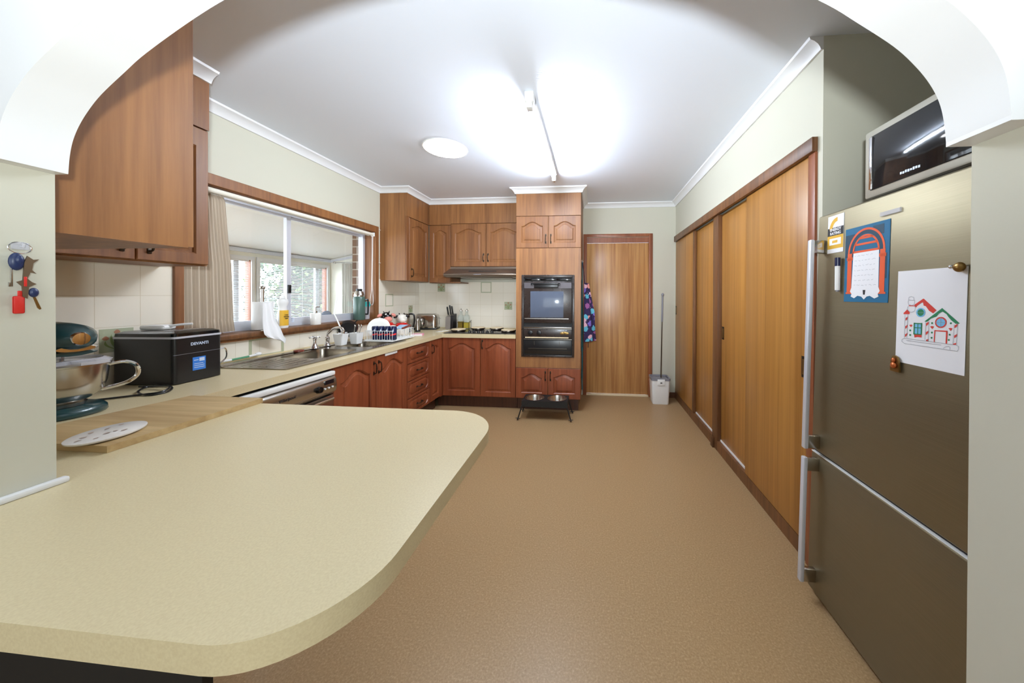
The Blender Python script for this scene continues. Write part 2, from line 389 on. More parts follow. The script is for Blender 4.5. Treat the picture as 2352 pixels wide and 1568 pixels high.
# ---------------------------------------------------------------- room dimensions
XL, XR, YB, ZC = -2.467, 1.087, 4.323, 2.585
YA0, YA1 = .57, .664            # arch wall
HT, HB = .884, .842             # worktop top and underside
XF, YF = -1.784, 3.64           # worktop front edges

struct('floor', MB().box(-3.4, -3.2, -.05, 2.7, YA0, 0).box(-2.7, YA0, -.05, 2.7, 4.45, 0), 'floor_vinyl', 'tan speckled vinyl floor', smooth=False)
struct('ceiling', MB().box(-3.4, -3.2, ZC, 2.7, YA0, ZC+.06).box(-2.62, YA0, ZC, 2.7, 4.45, ZC+.06), 'ceiling_white', 'white plasterboard ceiling', smooth=False)
# left wall with window hole
WY0, WY1, WZ0, WZ1 = 1.70, 3.39, 1.08, 2.054
m = MB()
m.box(XL-.13, YA0-.1, 0, XL, WY0, ZC).box(XL-.13, WY1, 0, XL, 4.45, ZC).box(XL-.13, WY0, 0, XL, WY1, WZ0-.03).box(XL-.13, WY0, WZ1, XL, WY1, ZC)
struct('wall_left', m, 'wall_cream', smooth=False)
m = MB(); x0, x1 = XL-.26, XL-.135
m.box(x0, -1, 0, x1, WY0-.02, 2.7).box(x0, WY1+.0, 0, x1, 5.8, 2.7).box(x0, WY0-.02, 0, x1, WY1, 1.088).box(x0, WY0-.02, WZ1+.05, x1, WY1, 2.7)
struct('wall_exterior', m, 'brick', 'brown brick outer wall of the house', smooth=False)
# back wall with door hole
DX0, DX1, DZ = -.09, .748, 2.13
m = MB().box(XL-.13, YB, 0, DX0, YB+.1, ZC).box(DX1, YB, 0, XR+1.0, YB+.1, ZC).box(DX0, YB, DZ, DX1, YB+.1, ZC)
struct('wall_back', m, 'wall_cream', smooth=False)
# right wall over/behind the pantry, return wall and fridge alcove
m = MB().box(XR, 1.62, 2.125, XR+.1, 4.40, ZC).box(XR+.06, 1.70, 0, XR+.1, 4.30, 2.125).box(XR, 1.62, 0, XR+.1, 1.70, 2.125).box(XR, 4.30, 0, XR+.1, 4.40, 2.125)
struct('wall_right', m, 'wall_cream', smooth=False)
struct('wall_alcove_back', MB().box(XR+.1, 1.62, 0, 1.95, 1.72, ZC), 'wall_cream', smooth=False)
struct('wall_alcove_side', MB().box(1.85, -3.0, 0, 1.95, 1.619, ZC), 'wall_cream', smooth=False)
# arch wall: jambs, infill
m = MB()
m.box(.707, YA0, 0, 1.85, YA1, ZC).box(XL, YA0, HT, -1.31, YA1, ZC).box(XL, YA0, 0, -1.31, YA1, HB)
struct('wall_arch', m, 'wall_cream', 'cream jambs either side of the arched opening', smooth=False)
half = [(0, 2.12), (.15, 2.113), (.3, 2.093), (.45, 2.058), (.54, 2.030), (.64, 1.982), (.7525, 1.918), (.81, 1.877), (.874, 1.828), (.911, 1.79), (.938, 1.753), (.955, 1.717), (.9635, 1.68), (.9675, 1.64)]
hp = smoothpath([(a, b, 0) for a, b in half], 5); XC = -.3045
curve = [(XC-p.x, p.y) for p in hp[::-1]]+[(XC+p.x, p.y) for p in hp[1:]]
poly = [(-1.3099, 1.64)]+curve+[(.7069, 1.64), (.7069, ZC), (-1.3099, ZC)]
m = MB(); top = []
A = [m.b.verts.new((x, YA0, z)) for x, z in curve]; B = [m.b.verts.new((x, YA1, z)) for x, z in curve]
At = [m.b.verts.new((x, YA0, ZC)) for x, z in curve]; Bt = [m.b.verts.new((x, YA1, ZC)) for x, z in curve]
for i in range(len(curve)-1):
    m.b.faces.new((A[i], A[i+1], B[i+1], B[i])); m.b.faces.new((A[i], At[i], At[i+1], A[i+1])); m.b.faces.new((B[i], B[i+1], Bt[i+1], Bt[i]))
m.box(-1.31, YA0, 1.64, XC-.9675, YA1, ZC).box(XC+.9675, YA0, 1.632, .707, YA1, ZC)
struct('trim_1', m, 'gloss_white_paint', 'white painted arch over the opening', fix=False)
struct('trim_2', MB().box(-1.31, YA0-.1+.1, HT, -1.292, YA1+.012, HT+.014, .004), 'gloss_white_paint', 'white bead where the jamb meets the worktop')
# dining side ceiling is part of the ceiling slab; far side wall of dining room
struct('wall_dining', MB().box(-3.4, -3.1, 0, -3.3, .67, ZC).box(-3.3, .57, 0, -2.73, .67, ZC), 'wall_cream', smooth=False)
struct('wall_dining_rear', MB().box(-3.4, -3.25, 0, 1.95, -3.1, ZC), 'wall_cream', smooth=False)

# cornices (cove) swept along mitred paths
def cornice(path, name, label, capped=True):
    prof = [(0, -.062), (.012, -.062), (.016, -.05), (.026, -.034), (.042, -.02), (.060, -.012), (.064, 0), (0, 0)]
    n = len(path); rings = []
    for i, p in enumerate(path):
        p = Vector(p)
        d0 = (p-Vector(path[i-1])).normalized() if i > 0 else None
        d1 = (Vector(path[i+1])-p).normalized() if i < n-1 else None
        if d0 is None: d0 = d1
        if d1 is None: d1 = d0
        n0 = Vector((d0.y, -d0.x)); n1 = Vector((d1.y, -d1.x)); mm_ = (n0+n1); mm_ = mm_/(1+n0.dot(n1))
        rings.append([(p.x+mm_.x*u, p.y+mm_.y*u, ZC+v) for u, v in prof])
    return struct(name, MB().loft(rings), 'gloss_white_paint', label, ang=25)
cornice([(-2.14, .70), (-2.14, 1.60)], 'trim_3', 'white cove cornice over the near left wall cupboards')
cornice([(XL, 1.602), (XL, 3.49), (-2.14, 3.49), (-2.14, 3.99), (-.895, 3.99)], 'trim_4', 'white cove cornice over the window and corner cupboards')
cornice([(-.895, 3.99), (-.895, 3.64), (-.135, 3.64), (-.135, YB), (XR, YB), (XR, 1.62)], 'trim_5', 'white cove cornice round the oven tower and pantry wall')

# skirting
struct('baseboard_back', MB().box(.79, YB-.014, 0, XR, YB, .07, .003), 'skirting_brown')
# door
dr = struct('door_1', MB().box(-.083, 4.345, .022, .743, 4.38, 2.055, .002), 'door_veneer', 'flush honey veneer door in a brown timber frame')
fr = MB()
fr.box(-.131, YB-.016, 0, -.083, YB+.06, 2.176, .004).box(.741, YB-.016, 0, .789, YB+.06, 2.176, .004).box(-.083, YB-.016, 2.134, .741, YB+.06, 2.176, .004).box(-.083, YB+.004, 2.058, .741, YB+.06, 2.134)
struct('door_frame', fr, 'door_frame_wood', parent=dr)
struct('threshold', MB().box(-.083, YB-.012, 0, .741, YB+.08, .018, .003), 'cream_enamel', parent=dr)

# ---------------------------------------------------------------- window on left wall
wn = struct('window_1', MB().box(XL-.16, WY0, WZ0, XL-.105, WY0+.03, WZ1).box(XL-.16, WY1-.035, WZ0, XL-.105, WY1, WZ1).box(XL-.16, WY0+.03, WZ1-.04, XL-.105, WY1-.035, WZ1).box(XL-.16, WY0+.03, WZ0, XL-.105, WY1-.035, WZ0+.03), 'aluminium', 'aluminium sliding window over the sink', smooth=False)
struct('sash', MB().box(-2.600, 2.462, 1.112, -2.571, 2.50, 2.013).box(-2.618, 2.505, 1.112, -2.602, 2.53, 2.013).box(-2.599, WY0+.031, 1.1105, -2.5715, 2.4615, 1.15).box(-2.6175, 2.531, 1.1105, -2.5725, WY1-.036, 1.150).box(-2.599, WY0+.031, 1.995, -2.573, 2.461, 2.0135).box(-2.6175, 2.531, 1.995, -2.6, WY1-.036, 2.0135), 'aluminium', parent=wn, smooth=False)
struct('window_glass', MB().box(-2.588, WY0+.03, 1.15, -2.585, 2.47, 1.995).box(-2.612, 2.52, 1.16, -2.609, WY1-.03, 1.995), 'window_glass', parent=wn, smooth=False)
struct('latch', MB().box(-2.572, 2.468, 1.36, -2.560, 2.495, 1.43, .003), 'black_plastic', parent=wn)
m = MB(); cz = 2.126
m.box(XL, 1.655, 1.045, XL+.022, WY0, cz, .004).box(XL, WY1, 1.045, XL+.022, 3.443, cz, .004).box(XL, WY0, WZ1, XL+.022, WY1, cz, .004)
m.box(-2.575, WY0-.001, WZ0, XL+.003, WY0+.004, WZ1).box(-2.575, WY1-.004, WZ0, XL+.003, WY1+.001, WZ1).box(-2.575, WY0, WZ1-.004, XL+.003, WY1, WZ1)
struct('window_frame', m, 'timber', parent=wn, ang=20)
struct('window_sill', MB().box(-2.575, 1.655, 1.045, XL+.055, 3.50, WZ0, .006), 'dark_trim', parent=wn)
struct('sill_trim', MB().box(XL, 1.655, 1.025, XL+.03, 3.46, 1.045), 'timber', parent=wn)

# ---------------------------------------------------------------- splashback tiles
def tiles(name, loc, rz, w, z0, z1, label, ph, zp=1.056):
    # the mesh's own origin sets the tile phase
    o = struct(name, MB().box(-ph, -.006, z0-zp, w-ph, 0, z1-zp), 'wall_tile', label, smooth=False)
    o.rotation_euler = (0, 0, rz); c, s_ = math.cos(rz), math.sin(rz); o.location = (loc[0]+c*ph, loc[1]+s_*ph, zp); return o
T1 = tiles('trim_6', (XL, YB-.001, 0), 0, -.895-XL, HT, 1.53, 'cream glazed tile splashback behind the hotplates', .583)
T2 = tiles('trim_7', (XL+.001, YA1, 0), PI/2, 1.655-YA1, HT, 1.52, 'cream glazed tiles behind the mixer', .858-.161, 1.016)
T3 = tiles('trim_8', (XL+.001, 1.655, 0), PI/2, 3.50-1.655, HT, 1.026, 'cream glazed tiles under the window sill', .33)
T4 = tiles('trim_9', (XL+.001, 3.444, 0), PI/2, YB-3.444, HT, 1.53, 'cream glazed tiles in the far left corner', .30)
def flower(parent, x, z, s=.11):
    # x,z in wall coords relative to parent's origin (local)
    y = -.0075
    MB().box(x-s/2, y, z-s/2, x+s/2, -.006, z+s/2, .0005).build('flower_tile', 'pale_green', parent, smooth=False)
    m = MB(); k = s/.11
    for (dx, top, lean) in ((-.036, .0, -.5), (-.018, .03, -.2), (.0, .042, 0), (.018, .03, .25), (.038, -.005, .6)):
        b = []
        for i in range(7):
            t = i/6; cx = x+(dx*t+(dx*.4*math.sin(t*PI)))*k; cz_ = z+(-.045+(top+.045)*t*(1 if abs(dx) < .03 else 1))*k; wd = .005*math.sin(PI*min(1, t*.9+.1))*k
            b.append((cx, cz_, wd))
        vs_ = [(p[0]-p[2], y-.0004, p[1]) for p in b]+[(p[0]+p[2], y-.0004, p[1]) for p in b[::-1]]
        m.face(vs_)
    m.build('leaf', 'leaf_print', parent, smooth=False)
    m = MB()
    for dx, dz in ((-.036, .012), (.0, .04), (.034, .016)):
        c = [(x+(dx+.011*math.cos(a)*(1 if math.sin(a) < .3 else .7))*k, y-.0008, z+(dz+.010*math.sin(a))*k) for a in [2*PI*i/10 for i in range(10)]]
        m.face(c)
    m.build('tulip', 'tulip_print', parent, smooth=False)
def frame_tile(parent, x, z, s=.15, h=None, w=.012):
    h = h or s; m = MB(); y = -.0072
    m.box(x-s/2, y, z-h/2, x-s/2+w, -.0061, z+h/2).box(x+s/2-w, y, z-h/2, x+s/2, -.0061, z+h/2).box(x-s/2+w, y, z-h/2, x+s/2-w, -.0061, z-h/2+w).box(x-s/2+w, y, z+h/2-w, x+s/2-w, -.0061, z+h/2)
    m.build('border_tile', 'pale_green', parent, smooth=False)
ox = -1.884
flower(T1, -1.166-ox, 1.201-1.056); flower(T1, -2.131-ox, 1.448-1.056); frame_tile(T1, -1.481-ox, 1.456-1.056)
y4 = 3.444+.30; frame_tile(T4, 3.653-y4, 1.283-1.056); flower(T4, 4.104-y4, 1.156-1.056, .10)
y3 = 1.655+.33; flower(T3, 2.93-y3, .955-1.056, .12); frame_tile(T3, 2.20-y3, .955-1.056, .26, .15, .02)
y2 = YA1+.858-.161; flower(T2, 1.435-y2, 1.11-1.016, .12)

# ---------------------------------------------------------------- joinery
def arch_outline(x0, x1, z0, z1, ah, mg=0, n=16, cut=.86):
    # outline with cathedral top; returns list starting bottom-left, ccw seen from front
    x0 += mg; x1 -= mg; z0 += mg; zs = z1-ah-mg
    P = [(x0, z0), (x1, z0), (x1, zs)]
    for i in range(1, n):
        t = 1-2*i/n; x = (x0+x1)/2+t*(x1-x0)/2; q = abs(t)/cut
        P.append((x, zs+(ah*(.5+.5*math.cos(PI*q))**.62 if q < 1 else 0)))
    P.append((x0, zs)); return P
def door_mesh(w, h, ah=.035, st=.055, x=0, z=0, t=.018, bot=None, kind='door'):
    m = MB(); n = 16
    if kind == 'door':
        f = lambda mg: arch_outline(x+st, x+w-st, z+(bot or st), z+h-st*1.05, ah, mg, n)
    else:
        def f(mg):
            a, b, c, d = x+.03+mg, x+w-.03-mg, z+.022+mg*.8, z+h-.022-mg*.8; k = min(.035, (d-c)*.45)
            pts = [(a+k, c), (b-k, c), (b, c+k*.8), (b, d-k*.8), (b-k, d), (a+k, d), (a, d-k*.8), (a, c+k*.8)]
            return pts
    inner = f(0)
    if kind == 'door':
        outer = [(x, z), (x+w, z), (x+w, z+h)]+[(p[0], z+h) for p in inner[3:-1]]+[(x, z+h)]
    else:
        outer = [(x, z), (x+w, z), (x+w, z+h*.3), (x+w, z+h*.7), (x+w, z+h), (x, z+h), (x, z+h*.7), (x, z+h*.3)]
    yf = -t; V = lambda P, y: [(p[0], y, p[1]) for p in P]
    e = .003
    def inset(P): 
        cx, cz_ = x+w/2, z+h/2
        return [(p[0]+(e if p[0] < cx-1e-6 and abs(p[0]-x) < 1e-6 else (-e if abs(p[0]-x-w) < 1e-6 else 0)), p[1]+(e if abs(p[1]-z) < 1e-6 else (-e if abs(p[1]-z-h) < 1e-6 else 0))) for p in P]
    if kind == 'door': rings = [V(outer, 0), V(outer, yf+e), V(inset(outer), yf), V(inner, yf), V(f(.007), yf+.006), V(f(.008), yf+.0125), V(f(.013), yf+.0125), V(f(.036), yf+.004), V(f(.037), yf+.0015), V(f(.039), yf+.001)]
    else: rings = [V(outer, 0), V(outer, yf+e), V(inset(outer), yf), V(inner, yf), V(f(.004), yf+.008), V(f(.010), yf+.008), V(f(.018), yf+.001), V(f(.02), yf+.0)]
    return m.loft(rings)
def pull_mesh(x, z, h=.085, horiz=False, t=.018):
    m = MB(); L = h/2
    P = lambda a, d: (x+a, -t-d, z) if horiz else (x, -t-d, z+a)
    for s_ in (-1, 1):
        a = s_*L
        if horiz: m.box(x+a-.014, -t-.003, z-.008, x+a+.014, -t, z+.008, .002)
        else: m.box(x-.008, -t-.003, z+a-.014, x+.008, -t, z+a+.014, .002)
    m.tube(smoothpath([P(-L, .002), P(-L*.95, .02), P(-L*.4, .026), P(0, .027), P(L*.4, .026), P(L*.95, .02), P(L, .002)], 3), [.0045]*9+[.006]*1+[.0045]*9, 6)
    return m
def door(parent, w, h, x, z, hx=None, hz=None, mt='timber', ah=.035, st=.055, kind='door', name='door'):
    d = door_mesh(w-.004, h-.004, ah, st, x+.002, z+.002, kind=kind).build(name, mt, parent, ang=22)
    if hx is not None: pull_mesh(hx, hz, horiz=(kind != 'door')).build('handle', 'antique_metal', d)
    return d
def cabinet(label, loc, rz, w, d, z0, z1, mt, cat='cupboard', name='base_cupboard', kick=None, kw=None):
    t = thing(name, label, cat, loc, rz)
    MB().box(0, .001, z0, w, d, z1).build('body', mt, t, smooth=False)
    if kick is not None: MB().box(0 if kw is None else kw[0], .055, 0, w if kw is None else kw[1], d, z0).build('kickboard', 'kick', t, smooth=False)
    return t
R90 = PI/2
# sink cupboard (left run, doors face +x)
XD = -1.818
s = cabinet('red-brown timber sink cupboard with two arched panel doors', (XD, 2.058, 0), R90, .895, .62, .14, .70, 'timber_red', kick=1)
MB().box(0, .001, .70, .895, .02, HB).box(0, .02, .70, .016, .62, HB).build('top_rail', 'timber_red', s, smooth=False)
door(s, .44, .69, .004, .148, .415, .74, 'timber_red', .062, .06); door(s, .445, .69, .447, .148, .475, .74, 'timber_red', .062, .06)
s = cabinet('bank of four narrow timber drawers with octagonal panels', (XD, 2.953, 0), R90, .426, .62, .14, HB, 'timber_red', 'drawers', 'drawer_unit', 1)
for i in range(4):
    z = .148+i*.1725; door(s, .42, .170, .003, z, .213, z+.085, 'timber_red', kind='drawer', name='drawer')
s = cabinet('narrow timber corner cupboard beside the drawers', (XD, 3.379, 0), R90, .262, .62, .14, HB, 'timber_red', kick=1)
door(s, .255, .69, .004, .148, .05, .74, 'timber_red', .03, .055)
MB().box(.243, -.019, .14, .31, .001, HB).build('filler', 'timber_red', s, smooth=False)
# back run
s = cabinet('timber cupboard under the hotplates with two arched panel doors', (-1.797, 3.678, 0), 0, .899, .63, .14, HB, 'timber_red', kick=1, kw=(-.085, .899))
door(s, .462, .70, .008, .145, None, None, 'timber_red', .062, .062); door(s, .425, .70, .472, .145, .495, .765, 'timber_red', .062, .055)
# filler panel left of dishwasher
s = cabinet('plain timber filler cupboard left of the dishwasher', (XD, 1.24, 0), R90, .17, .62, .14, HB, 'timber_red', kick=1)
# peninsula base; a plain black sheet fills the dark area below the overhang
t = thing('peninsula_base', 'dark panelled base under the peninsula worktop', 'base cabinet', (-1.80, .675, 0))
MB().box(-.60, 0, 0, .38, .52, HB-.001).build('body', 'timber_red', t, smooth=False)
t = thing('black_sheet', 'black sheet under the overhanging end of the worktop', 'panel', (-1.9, .55, 0))
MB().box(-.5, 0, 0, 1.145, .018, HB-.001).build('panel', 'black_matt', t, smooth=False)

# worktop with cut-outs
outer = [(XL, .375)]+arc(-.52, .545, .17, -PI/2, 0)+arc(-.56, 1.03, .205, 0, PI/2)+[(XF, 1.235), (XF, YF), (-.897, YF), (-.897, YB-.008), (XL+.001, YB-.008)]
hole = [(-2.33, 2.02), (-1.93, 2.02), (-1.93, 2.98), (-2.33, 2.98)]
hob_hole = [(-1.76, 3.76), (-.96, 3.76), (-.96, 4.22), (-1.76, 4.22)]
wt = MB().plate(outer, [hole, hob_hole], HB, HT).build('worktop', 'laminate', None, ang=30)
tag(wt, 'cream laminate worktop running from the rounded peninsula round to the oven', 'worktop')
ed = MB()
ed.box(XL+.007, 1.66, HT, XL+.02, YB-.01, HT+.012).box(XL+.02, YB-.021, HT, -.897, YB-.008, HT+.012)
ed.build('upstand', 'laminate', wt)

# oven tower
TX0, TX1, TY = -.893, -.137, 3.658
tw = cabinet('tall veneered oven tower with cupboards above and below', (TX0, TY, 0), 0, TX1-TX0, YB-TY-.002, .15, ZC-.001, 'veneer', 'oven cabinet', 'oven_tower')
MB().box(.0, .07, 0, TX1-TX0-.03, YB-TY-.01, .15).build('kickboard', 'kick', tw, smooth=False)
TW = TX1-TX0
MB().box(.002, -.018, 2.268, TW-.002, 0, 2.53).build('fascia', 'veneer', tw, smooth=False)
a = door(tw, TW/2-.001, .37, .0, 1.895, TW/2-.03, 2.0, 'timber', .048, .06); door(tw, TW/2-.001, .37, TW/2+.001, 1.895, TW/2+.03, 2.0, 'timber', .048, .06)
door(tw, TW/2-.001, .357, .0, .15, TW/2-.03, .415, 'timber_red', .048, .062); door(tw, TW/2-.001, .357, TW/2+.001, .15, TW/2+.03, .415, 'timber_red', .035, .062)
ox0, ox1, oz0, oz1 = -.818-TX0, -.215-TX0, .64, 1.578
MB().box(.002, -.018, .51, ox0, 0, 1.892).box(ox1, -.018, .51, TW-.002, 0, 1.892).box(ox0, -.018, oz1, ox1, 0, 1.892).box(ox0, -.018, .51, ox1, 0, oz0).build('front_panel', 'veneer', tw, smooth=False)

# wall oven (a thing of its own in the tower)
ov = thing('wall_oven', 'dark brown built-in wall oven with a griller below', 'oven', (-.825, TY-.018, 0))
OW = .615; g0, g1 = .635, 1.584
m = MB().box(0, -.012, g0, .024, .04, g1, .003).box(OW-.024, -.012, g0, OW, .04, g1, .003).box(.024, -.012, g1-.03, OW-.024, .04, g1, .003).box(.024, -.012, g0, OW-.024, .04, g0+.024, .003)
m.build('surround', 'brown_enamel', ov)
MB().box(.024, .006, g0+.02, OW-.024, .038, g1-.03).build('chassis', 'black_matt', ov, smooth=False)
m = MB()
for i in range(3): m.box(.035+i*.185, -.004, 1.518, .035+i*.185+.175, .008, 1.545, .002)
m.build('vent', 'black_gloss', ov)
od = MB().box(.03, -.012, 1.03, OW-.03, .006, 1.508, .004).build('oven_door', 'brown_enamel', ov)
MB().box(.105, -.0145, 1.092, .49, -.012, 1.395, .001).build('oven_window', 'oven_window', od)
MB().box(.115, -.032, 1.475, .45, -.018, 1.49, .003).box(.15, -.024, 1.435, .425, -.012, 1.478, .003).box(.112, -.032, 1.465, .14, -.008, 1.49, .003).box(.425, -.032, 1.465, .453, -.008, 1.49, .003).build('handle', 'black_plastic', od)
for q in ((.032, .145), (.435, OW-.034)): MB().box(q[0], -.014, 1.43, q[1], -.012, 1.495).build('top_plate', mat('plate_grey', (88, 82, 86), .45, .3), od)
MB().box(.038, -.016, 1.076, .55, -.012, 1.084).box(.03, -.018, .972, OW-.03, -.004, .984, .003).build('chrome_strip', 'steel', od)
MB().box(.03, -.014, .962, OW-.03, -.002, .968).box(.028, -.016, .838, OW-.028, 0, .846).build('chrome_strip', 'steel', ov)
MB().box(.03, -.010, .852, OW-.03, .008, .962, .002).build('control_panel', 'brown_enamel', ov)
MB().box(.045, -.014, .856, .55, -.009, .868).build('cream_strip', 'cream_enamel', ov)
for kx in (.105, .207):
    k = MB().lathe([(0, 0), (.028, 0), (.026, .016), (.02, .018), (0, .018)], M=Matrix.Rotation(PI/2, 4, 'X'), c=(kx, -.010, .918)).box(kx-.003, -.034, .896, kx+.003, -.026, .94, .001).build('knob', 'black_plastic', ov)
m = MB(); 
for (a_, b_) in ((.0, .0), (.03, .006), (.052, .0)): m.ell((.475+a_, -.011, .912+b_), .026, .002, .014)
m.build('timer_plate', 'brass', ov)
MB().box(.42, -.0108, .945, .50, -.0100, .948).box(.51, -.0108, .944, .53, -.0100, .948).build('printed_marks', 'light_print', ov)
gr = MB().box(.032, -.010, .672, OW-.032, .006, .832, .003).build('griller_door', 'black_plastic', ov)
MB().box(.08, -.016, .732, .53, -.010, .737).box(.15, -.014, .775, .154, -.010, .82).box(.44, -.014, .775, .444, -.010, .82).build('trim_wire', 'steel_dark', gr)
m = MB()
for i in range(4): m.box(.036, -.012, .676+i*.009, OW-.036, -.008, .680+i*.009)
m.build('louvre', 'antique_metal', gr)

# upper cupboards: back and corner
def fascia_box(t, w, z0, mt='veneer'):
    MB().box(.001, -.018, z0, w-.001, 0, 2.535).build('fascia', mt, t, smooth=False)
u = thing('wall_cupboard', 'upper timber cupboard over the rangehood with two arched doors', 'wall cupboard', (-1.845, 4.008, 0))
MB().box(0, .001, 1.715, .948, .30, ZC-.001).build('body', 'timber', u, smooth=False)
fascia_box(u, .948, 2.275)
door(u, .470, .555, 0, 1.717, .44, 1.83, 'timber', .052, .06); door(u, .470, .555, .472, 1.717, .50, 1.83, 'timber', .052, .055)
u = thing('wall_cupboard', 'narrow upper corner cupboard left of the rangehood', 'wall cupboard', (-2.14, 4.008, 0))
MB().box(.001, .001, 1.505, .293, .30, ZC-.001).build('body', 'timber', u, smooth=False)
MB().box(.293, .001, 1.505, .42, .27, 1.52).build('light_shelf', 'timber', u, smooth=False)
fascia_box(u, .294, 2.26); door(u, .292, .745, 0.001, 1.51, None, None, 'timber', .035, .055)
u = thing('wall_cupboard', 'upper cupboard between the window and the corner, plain side to the room', 'wall cupboard', (-2.158, 3.49, 0), R90)
MB().box(0, .001, 1.515, .50, XL*-1-2.158-.001, ZC-.001).build('body', 'veneer', u, smooth=False)
MB().box(.001, -.018, 2.26, .497, 0, 2.535).build('fascia', 'veneer', u, smooth=False)
door(u, .44, .74, .055, 1.515, .10, 1.61, 'timber', .04, .055)
MB().box(.001, -.018, 1.515, .053, 0, 2.258).build('stile', 'timber', u, smooth=False)
# near left cupboards
u = thing('wall_cupboard', 'near left wall cupboard above the mixer, seen nearly edge-on', 'wall cupboard', (-2.158, YA1+.001, 0), R90)
MB().box(0, .001, 1.505, .935, XL*-1-2.158-.001, ZC-.001).build('body', 'timber', u, smooth=False)
MB().box(.36, -.018, 2.26, .933, 0, 2.535).build('fascia', 'timber', u, smooth=False)
door(u, .285, .745, .36, 1.51, .60, 1.6, 'timber', .04, .055); door(u, .285, .745, .646, 1.51, .69, 1.6, 'timber', .04, .055)
u = thing('wall_cupboard', 'cupboard hung behind the arch with a wide plain veneer end panel', 'wall cupboard', (-1.40, .985, 0), PI)
MB().box(0, .001, 1.51, .737, .318, ZC-.001).build('body', 'veneer', u, smooth=False)
door(u, .366, .90, .001, 1.512, .33, 1.6, 'veneer', .04, .055); door(u, .366, .90, .369, 1.512, .40, 1.6, 'veneer', .04, .055)

# rangehood
rh = thing('rangehood', 'brown-grey metal slideout rangehood under the cupboard', 'rangehood', (-1.862, 4.0, 0))
prof = [(.30, 1.712), (-.005, 1.712), (-.008, 1.688), (-.06, 1.668), (-.15, 1.632), (-.185, 1.622), (-.198, 1.608), (-.196, 1.592), (-.18, 1.580), (-.10, 1.570), (.30, 1.570)]
rg = []
for x, k in ((0.0, .90), (.01, 1), (.963, 1), (.966, .99)): rg.append([(x, p[0]*k if p[0] < 0 else p[0], p[1]) for p in prof])
hb = MB().loft(rg).build('hood_body', mat('hood_metal', (132, 118, 106), .3, .75), rh, ang=50)
m = MB()
for i in range(6): m.box(.40+i*.016, -.200, 1.601, .408+i*.016, -.194, 1.606)
m.build('switch', 'light_print', rh)
MB().box(.30, -.115, 1.648, .66, -.11, 1.654).build('vent_slot', 'black_matt', rh)
MB().box(.20, -.12, 1.563, .85, .1, 1.570).build('filter', 'steel_dark', rh)

# hob
hb = thing('hotplate_cooktop', 'four-plate electric cooktop set in the worktop', 'cooktop', (-1.80, 3.70, HT))
MB().box(.0, 0, 0, .90, .485, .008, .003).box(.06, .075, -.035, .82, .50, .004).build('top_plate', mat('hob_dark', (44, 40, 40), .2, .5), hb)
plates = [(.12, .16), (.29, .39), (.54, .39), (.76, .16)]
for px, py in plates:
    MB().lathe([(.075, .008), (.078, .014), (.07, .016), (.0, .016)], c=(px, py, 0)).build('hotplate', 'black_matt', hb)
for i, kx in enumerate((.30, .355, .41, .465, .52, .58)):
    MB().lathe([(.0, .0), (.019, .0), (.017, .02), (.0, .022)], c=(kx, .07, .008), n=14).box(kx-.003, .055, .028, kx+.003, .085, .036, .001).build('knob', 'black_plastic', hb)
labs = ['cream metal cover on the front left hotplate beside the knife block', 'cream metal cover on the rear left hotplate beside the oil bottles', 'cream metal cover on the rear right hotplate', 'cream metal cover on the front right hotplate nearest the oven']
for (px, py), lb in zip(plates, labs):
    c = thing('hotplate_cover', lb, 'hotplate cover', (-1.80+px, 3.70+py, HT+.0165), 0, 'cream covers on the hotplates')
    MB().lathe([(0, .026), (.08, .026), (.088, .023), (.09, .018)], n=32).lathe([(0, .0255), (.09, .018), (.0, .018)], n=32).build('top', 'cream_enamel', c)
    MB().lathe([(.089, .018), (.092, .010), (.09, 0), (.0, 0), (0, .01), (.088, .018)], n=32).build('rim', 'steel_dark', c)

# ---------------------------------------------------------------- dishwasher
dw = thing('dishwasher', 'stainless dishwasher slightly proud under the worktop', 'dishwasher', (-1.80, 1.442, 0), R90)
MB().box(.0, .0, .10, .598, .58, .828).build('tub', 'black_matt', dw, smooth=False)
MB().box(.0, .04, .0, .598, .55, .10).build('plinth', 'black_matt', dw, smooth=False)
MB().box(.0, -.035, .798, .598, .0, .826, .006).build('top_strip', 'white_plastic', dw)
prof = [(0, .67), (-.022, .672), (-.042, .70), (-.046, .74), (-.04, .775), (-.03, .792), (0, .794)]
MB().loft([[(x, p[0], p[1]) for p in prof] for x in (.002, .596)]).build('control_panel', 'steel', dw, ang=60)
MB().box(.002, -.024, .12, .596, 0, .665, .006).build('door', 'steel', dw)
MB().tube([(.03, -.04, .64), (.04, -.052, .648), (.3, -.056, .65), (.56, -.052, .648), (.57, -.04, .64)], .009).build('handle', 'steel', dw)
MB().lathe([(0, 0), (.022, 0), (.019, .02), (0, .021)], M=Matrix.Rotation(PI/2, 4, 'X'), c=(.45, -.044, .735)).build('dial', 'black_gloss', dw)
MB().box(.50, -.0475, .752, .57, -.040, .778).build('display', 'lcd_black', dw)
m = MB()
for i in range(3): m.cyl((.50+i*.03, -.046, .727), (.50+i*.03, -.050, .727), .006, n=10)
m.build('button', 'white_plastic', dw)
text('Whirlpool', .024, 'dark_print', 'lettering', dw, (.24, -.0475, .742), (PI/2, 0, 0), shear=.3)
MB().box(.22, -.0255, .50, .40, -.024, .645, .0005).build('sticker', 'black_gloss', dw)
MB().box(.235, -.0262, .612, .265, -.0256, .632).box(.285, -.0262, .610, .290, -.0256, .640).box(.300, -.0262, .610, .305, -.0256, .636).box(.325, -.0262, .608, .330, -.0256, .640).box(.345, -.0262, .608, .350, -.0256, .632).box(.365, -.0262, .608, .372, -.0256, .640).build('printed_marks', 'light_print', dw, smooth=False)

